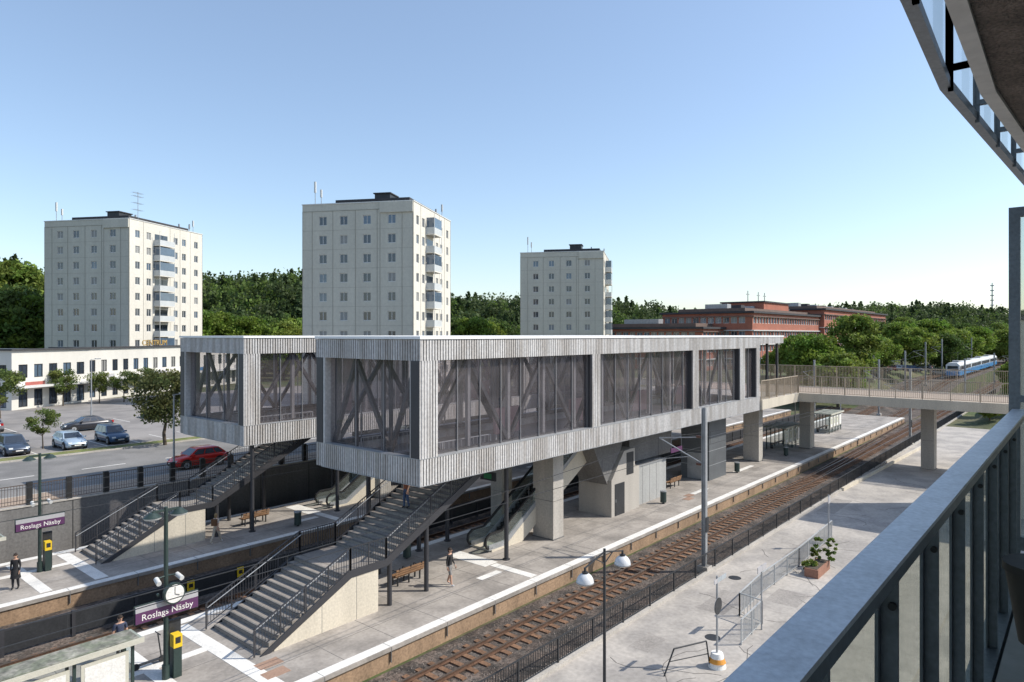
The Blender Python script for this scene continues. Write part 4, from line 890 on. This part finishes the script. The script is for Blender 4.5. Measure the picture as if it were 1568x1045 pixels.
def train(x,y,n=3,L=19,z=-.6):
    b=MB(); BL=mat('train_blue',(0.04,0.22,0.48),.35,.1,var=.04,bump=0); WH=mat('train_white',(0.7,0.72,0.73),.35,.1,var=.04,bump=0)
    for i in range(n):
        a=x+i*(L+.6); e=a+L
        b.box(a,e,y-1.3,y+1.3,z+.6,z+1.5,BL); b.box(a,e,y-1.3,y+1.3,z+1.5,z+2.9,WH); b.box(a,e,y-1.32,y-1.3,z+1.55,z+1.75,BL)
        b.add([(a,y-1.3,z+2.9),(e,y-1.3,z+2.9),(e,y-.8,z+3.4),(a,y-.8,z+3.4),(a,y+.8,z+3.4),(e,y+.8,z+3.4),(e,y+1.3,z+2.9),(a,y+1.3,z+2.9)],[(0,1,2,3),(3,2,5,4),(4,5,6,7),(0,3,4,7),(1,6,5,2)],WH)
        for k in range(8): b.box(a+.9+k*2.2,a+2.5+k*2.2,y-1.335,y-1.3-.02,z+1.85,z+2.65,WIN)
        b.box(a-.02,a,y-1.0,y+1.0,z+1.7,z+2.7,WIN)
        for k in (2.2,4,L-4,L-2.2):
            for s in (-.5,.5): b.cyl((a+k,y+s-.06,z+.4),(a+k,y+s+.06,z+.4),.4,DARK,n=14)
        b.box(a+1.2,a+5,y-1.1,y+1.1,z+.35,z+.6,DARK); b.box(e-5,e-1.2,y-1.1,y+1.1,z+.35,z+.6,DARK); b.box(a+6,e-6,y-1.1,y+1.1,z+.3,z+.6,DARK)
        b.box(a+4,a+7,y-.6,y+.6,z+3.4,z+3.75,STEEL)
    b.beam((x+6,y,z+3.7),(x+8,y,z+4.6),.05,.05,DARK); b.beam((x+8,y,z+4.6),(x+6.5,y,z+5.5),.05,.05,DARK); b.box(x+6.4,x+6.6,y-.7,y+.7,z+5.5,z+5.55,DARK)
    b.build('commuter_train')
train(178,23.3,n=4,z=-.6+3.0)
# ------------------------------------------------------------ people
SKIN=mat('skin',(0.50,0.30,0.21),.6,var=.05,bump=0); 
def person(x,y,z,rot,top,bottom,shoe,hair,stride=.3,h=1.75,shorts=False,shortsleeve=True,coat=False,female=False,bag=None):
    k=h/1.75; s=stride; sh=.165 if female else .19
    J={0:((0,0,.95),(.14,.105)),1:((0,0,1.1),(.12 if female else .135,.095)),2:((0,.005,1.3),(.15,.11)),3:((0,-.005,1.44),(.10,.08)),4:((0,.0,1.52),(.052,.055)),5:((0,.012,1.60),(.068,.08)),6:((0,.012,1.67),(.078,.098)),7:((0,.0,1.735),(.055,.07))}
    E=[(0,1),(1,2),(2,3),(3,4),(4,5),(5,6),(6,7)]
    i=8
    for sd_ in (-1,1):
        sw=-sd_*s
        J[i]=((sd_*sh,0,1.42),(.062,.06)); J[i+1]=((sd_*(sh+.035),-.02+sw*.25,1.15),(.045,.048)); J[i+2]=((sd_*(sh+.03),.06+sw*.75,.93),(.03,.034)); J[i+3]=((sd_*(sh+.025),.08+sw*.9,.85),(.022,.038))
        E+=[(3,i),(i,i+1),(i+1,i+2),(i+2,i+3)]
        lf=sd_*s; lift=.06 if lf<0 and s>.1 else 0
        J[i+4]=((sd_*.09,0,.88),(.098,.105)); J[i+5]=((sd_*.095,lf*.5+.03,.50),(.066,.072)); J[i+6]=((sd_*.10,lf*1.05-(.05 if lf<0 else 0),.09+lift),(.044,.048)); J[i+7]=((sd_*.11,lf*1.05+.15,.045),(.046,.034))
        E+=[(0,i+4),(i+4,i+5),(i+5,i+6),(i+6,i+7)]; i+=8
    me=bpy.data.meshes.new('body'); me.from_pydata([tuple(c*k for c in J[q][0]) for q in range(len(J))],E,[])
    ob=bpy.data.objects.new('tmp',me); scene.collection.objects.link(ob)
    ob.modifiers.new('Skin','SKIN'); sv=me.skin_vertices[0].data
    for q in range(len(J)): sv[q].radius=(J[q][1][0]*k,J[q][1][1]*k)
    sv[0].use_root=True
    ss_=ob.modifiers.new('Sub','SUBSURF'); ss_.levels=2; ss_.render_levels=2
    dg=bpy.context.evaluated_depsgraph_get(); dg.update(); me2=bpy.data.meshes.new_from_object(ob.evaluated_get(dg)); bpy.data.objects.remove(ob)
    me2.name='person'
    mats=[SKIN,top,bottom,shoe]
    me2.materials.clear()
    for m in mats: me2.materials.append(m)
    for p in me2.polygons:
        c=p.center/k; p.use_smooth=True
        ax=abs(c.x); a=0
        arm=ax>sh-.02 and c.z>.7 and (ax>.15 or c.z<1.3)
        if c.z>1.475: a=0
        elif arm and ax>.145 and c.z<(1.24 if shortsleeve else .93): a=0
        elif c.z>(.98 if not coat else .62): a=1
        elif c.z>(.55 if shorts else .11): a=2
        elif c.z>.11: a=0
        else: a=3
        p.material_index=a
    ob=bpy.data.objects.new('person',me2); scene.collection.objects.link(ob); ob.location=(x,y,z); ob.rotation_euler=(0,0,rot)
    b=MB(); K=k
    b.ell((0,-.012*K,1.685*K),(.092*K,.108*K,.088*K),hair,n=14,k=6,z0=-.25,z1=.98)
    b.ell((0,-.05*K,1.63*K),(.08*K,.06*K,(.16 if female else .08)*K),hair,n=12,k=6,z0=-.95,z1=.95)
    b.build('hair',parent=ob)
    b=MB(); b.cyl((0,.098*K,1.665*K),(0,.122*K,1.635*K),.008*K,SKIN,r2=.016*K,n=8)
    for q in (-1,1):
        b.ell((q*.032*K,.096*K,1.665*K),(.013*K,.008*K,.008*K),BLACK,n=8,k=4,z0=-.98,z1=.98); b.ell((q*.085*K,.0,1.65*K),(.012*K,.022*K,.032*K),SKIN,n=8,k=5,z0=-.98,z1=.98)
    b.box(-.024*K,.024*K,.088*K,.097*K,1.603*K,1.612*K,mat('lips',(0.35,.12,.1),.6)); b.build('face',parent=ob)
    b=MB()
    for sd_ in (-1,1):
        sw=-sd_*s; hx,hy,hz=sd_*(sh+.025)*K,(.08+sw*.9)*K,.85*K
        for f,(dy,ln) in enumerate(((-.03,.065),(-.01,.078),(.01,.073),(.03,.058))):
            m0=Vector((hx,hy+dy*K,hz-.02*K)); m1=m0+Vector((0,.008,-ln*.55))*K; m2=m1+Vector((-sd_*.018,.012,-ln*.45))*K
            b.cyl(m0,m1,.0095*K,SKIN,n=6); b.cyl(m1,m2,.009*K,SKIN,r2=.006*K,n=6)
        b.cyl((hx,hy+.03*K,hz+.02*K),(hx-sd_*.01*K,hy+.065*K,hz-.03*K),.011*K,SKIN,r2=.008*K,n=6)
    b.build('hands',parent=ob)
    if coat:
        b=MB(); b.cyl((0,0,.55*K),(0,0,1.0*K),.23*K,top,r2=.165*K,n=16,caps=False); b.build('coat_skirt',parent=ob)
    if bag:
        b=MB(); b.box(-.14,.14,-.27,-.12,1.05,1.42,bag); b.beam((-.1,-.12,1.42),(-.1,.1,1.3),.03,.02,bag); b.beam((.1,-.12,1.42),(.1,.1,1.3),.03,.02,bag); b.build('bag',parent=ob)
    return ob
def cloth(n,c): return mat(n,c,.85,var=.12,scale=6,fine=40,bump=.1)
HD=cloth('hair_dark',(.03,.02,.015)); HB=cloth('hair_blond',(.3,.2,.1))
p=P(689,897,0); person(p[0],p[1],0,math.radians(200),cloth('black_jacket',(.02,.02,.022)),cloth('grey_shorts',(.22,.21,.2)),cloth('white_shoe',(.6,.6,.6)),HD,.12,1.8,shorts=True,shortsleeve=False)
p=P(331,832,0); person(p[0],p[1],0,math.radians(-60),cloth('white_top',(.6,.5,.42)),cloth('beige_trousers',(.45,.38,.3)),cloth('white_shoe',(.6,.6,.6)),HB,.32,1.7,female=True,bag=cloth('brown_bag',(.15,.07,.03)))
p=P(24,902,0); person(p[0],p[1],0,math.radians(150),cloth('black_coat',(.018,.018,.02)),cloth('black_trousers',(.02,.02,.025)),cloth('black_shoe',(.02,.02,.02)),HD,.05,1.66,shortsleeve=False,coat=True,female=True)
p=PD(184,25); person(p[0],p[1],0,math.radians(180),cloth('navy_shirt',(.04,.05,.09)),cloth('black_trousers',(.02,.02,.025)),cloth('black_shoe',(.02,.02,.02)),HD,.1,1.72)
person(22.0,25.4,2.04+9*.17,math.radians(90),cloth('rust_shirt',(.25,.08,.04)),cloth('blue_jeans',(.05,.08,.15)),cloth('black_shoe',(.02,.02,.02)),HD,.05,1.68,female=True)
b=MB(); x,y=9.9,26.0
for s in (0,.9): b.cyl((x+s,y-.03,.12),(x+s,y+.03,.12),.12,BLACK,n=14)
b.box(x+.05,x+.85,y-.07,y+.07,.14,.18,DARK); b.cyl((x+.88,y,.15),(x+.75,y,1.1),.025,DARK,n=8); b.cyl((x+.75,y-.22,1.1),(x+.75,y+.22,1.1),.02,DARK,n=8); b.build('kick_scooter')
for x,y in ((19.8,28.0),(24.3,28.0),(44,23.2),(58,23.5),(24,38.0),(69,23)):
    b=MB(); b.cyl((x,y,.1),(x,y,.85),.22,DGREEN,n=16); b.cyl((x,y,.85),(x,y,.92),.24,STEEL,n=16); b.cyl((x,y,0),(x,y,.1),.08,DARK,n=8); b.build('litter_bin')
for x,y in ((58,26.5),(78,25),(96,25),(60,40),(85,40)):
    simple_lamp(x,y,0,4.6,'platform_lamp')
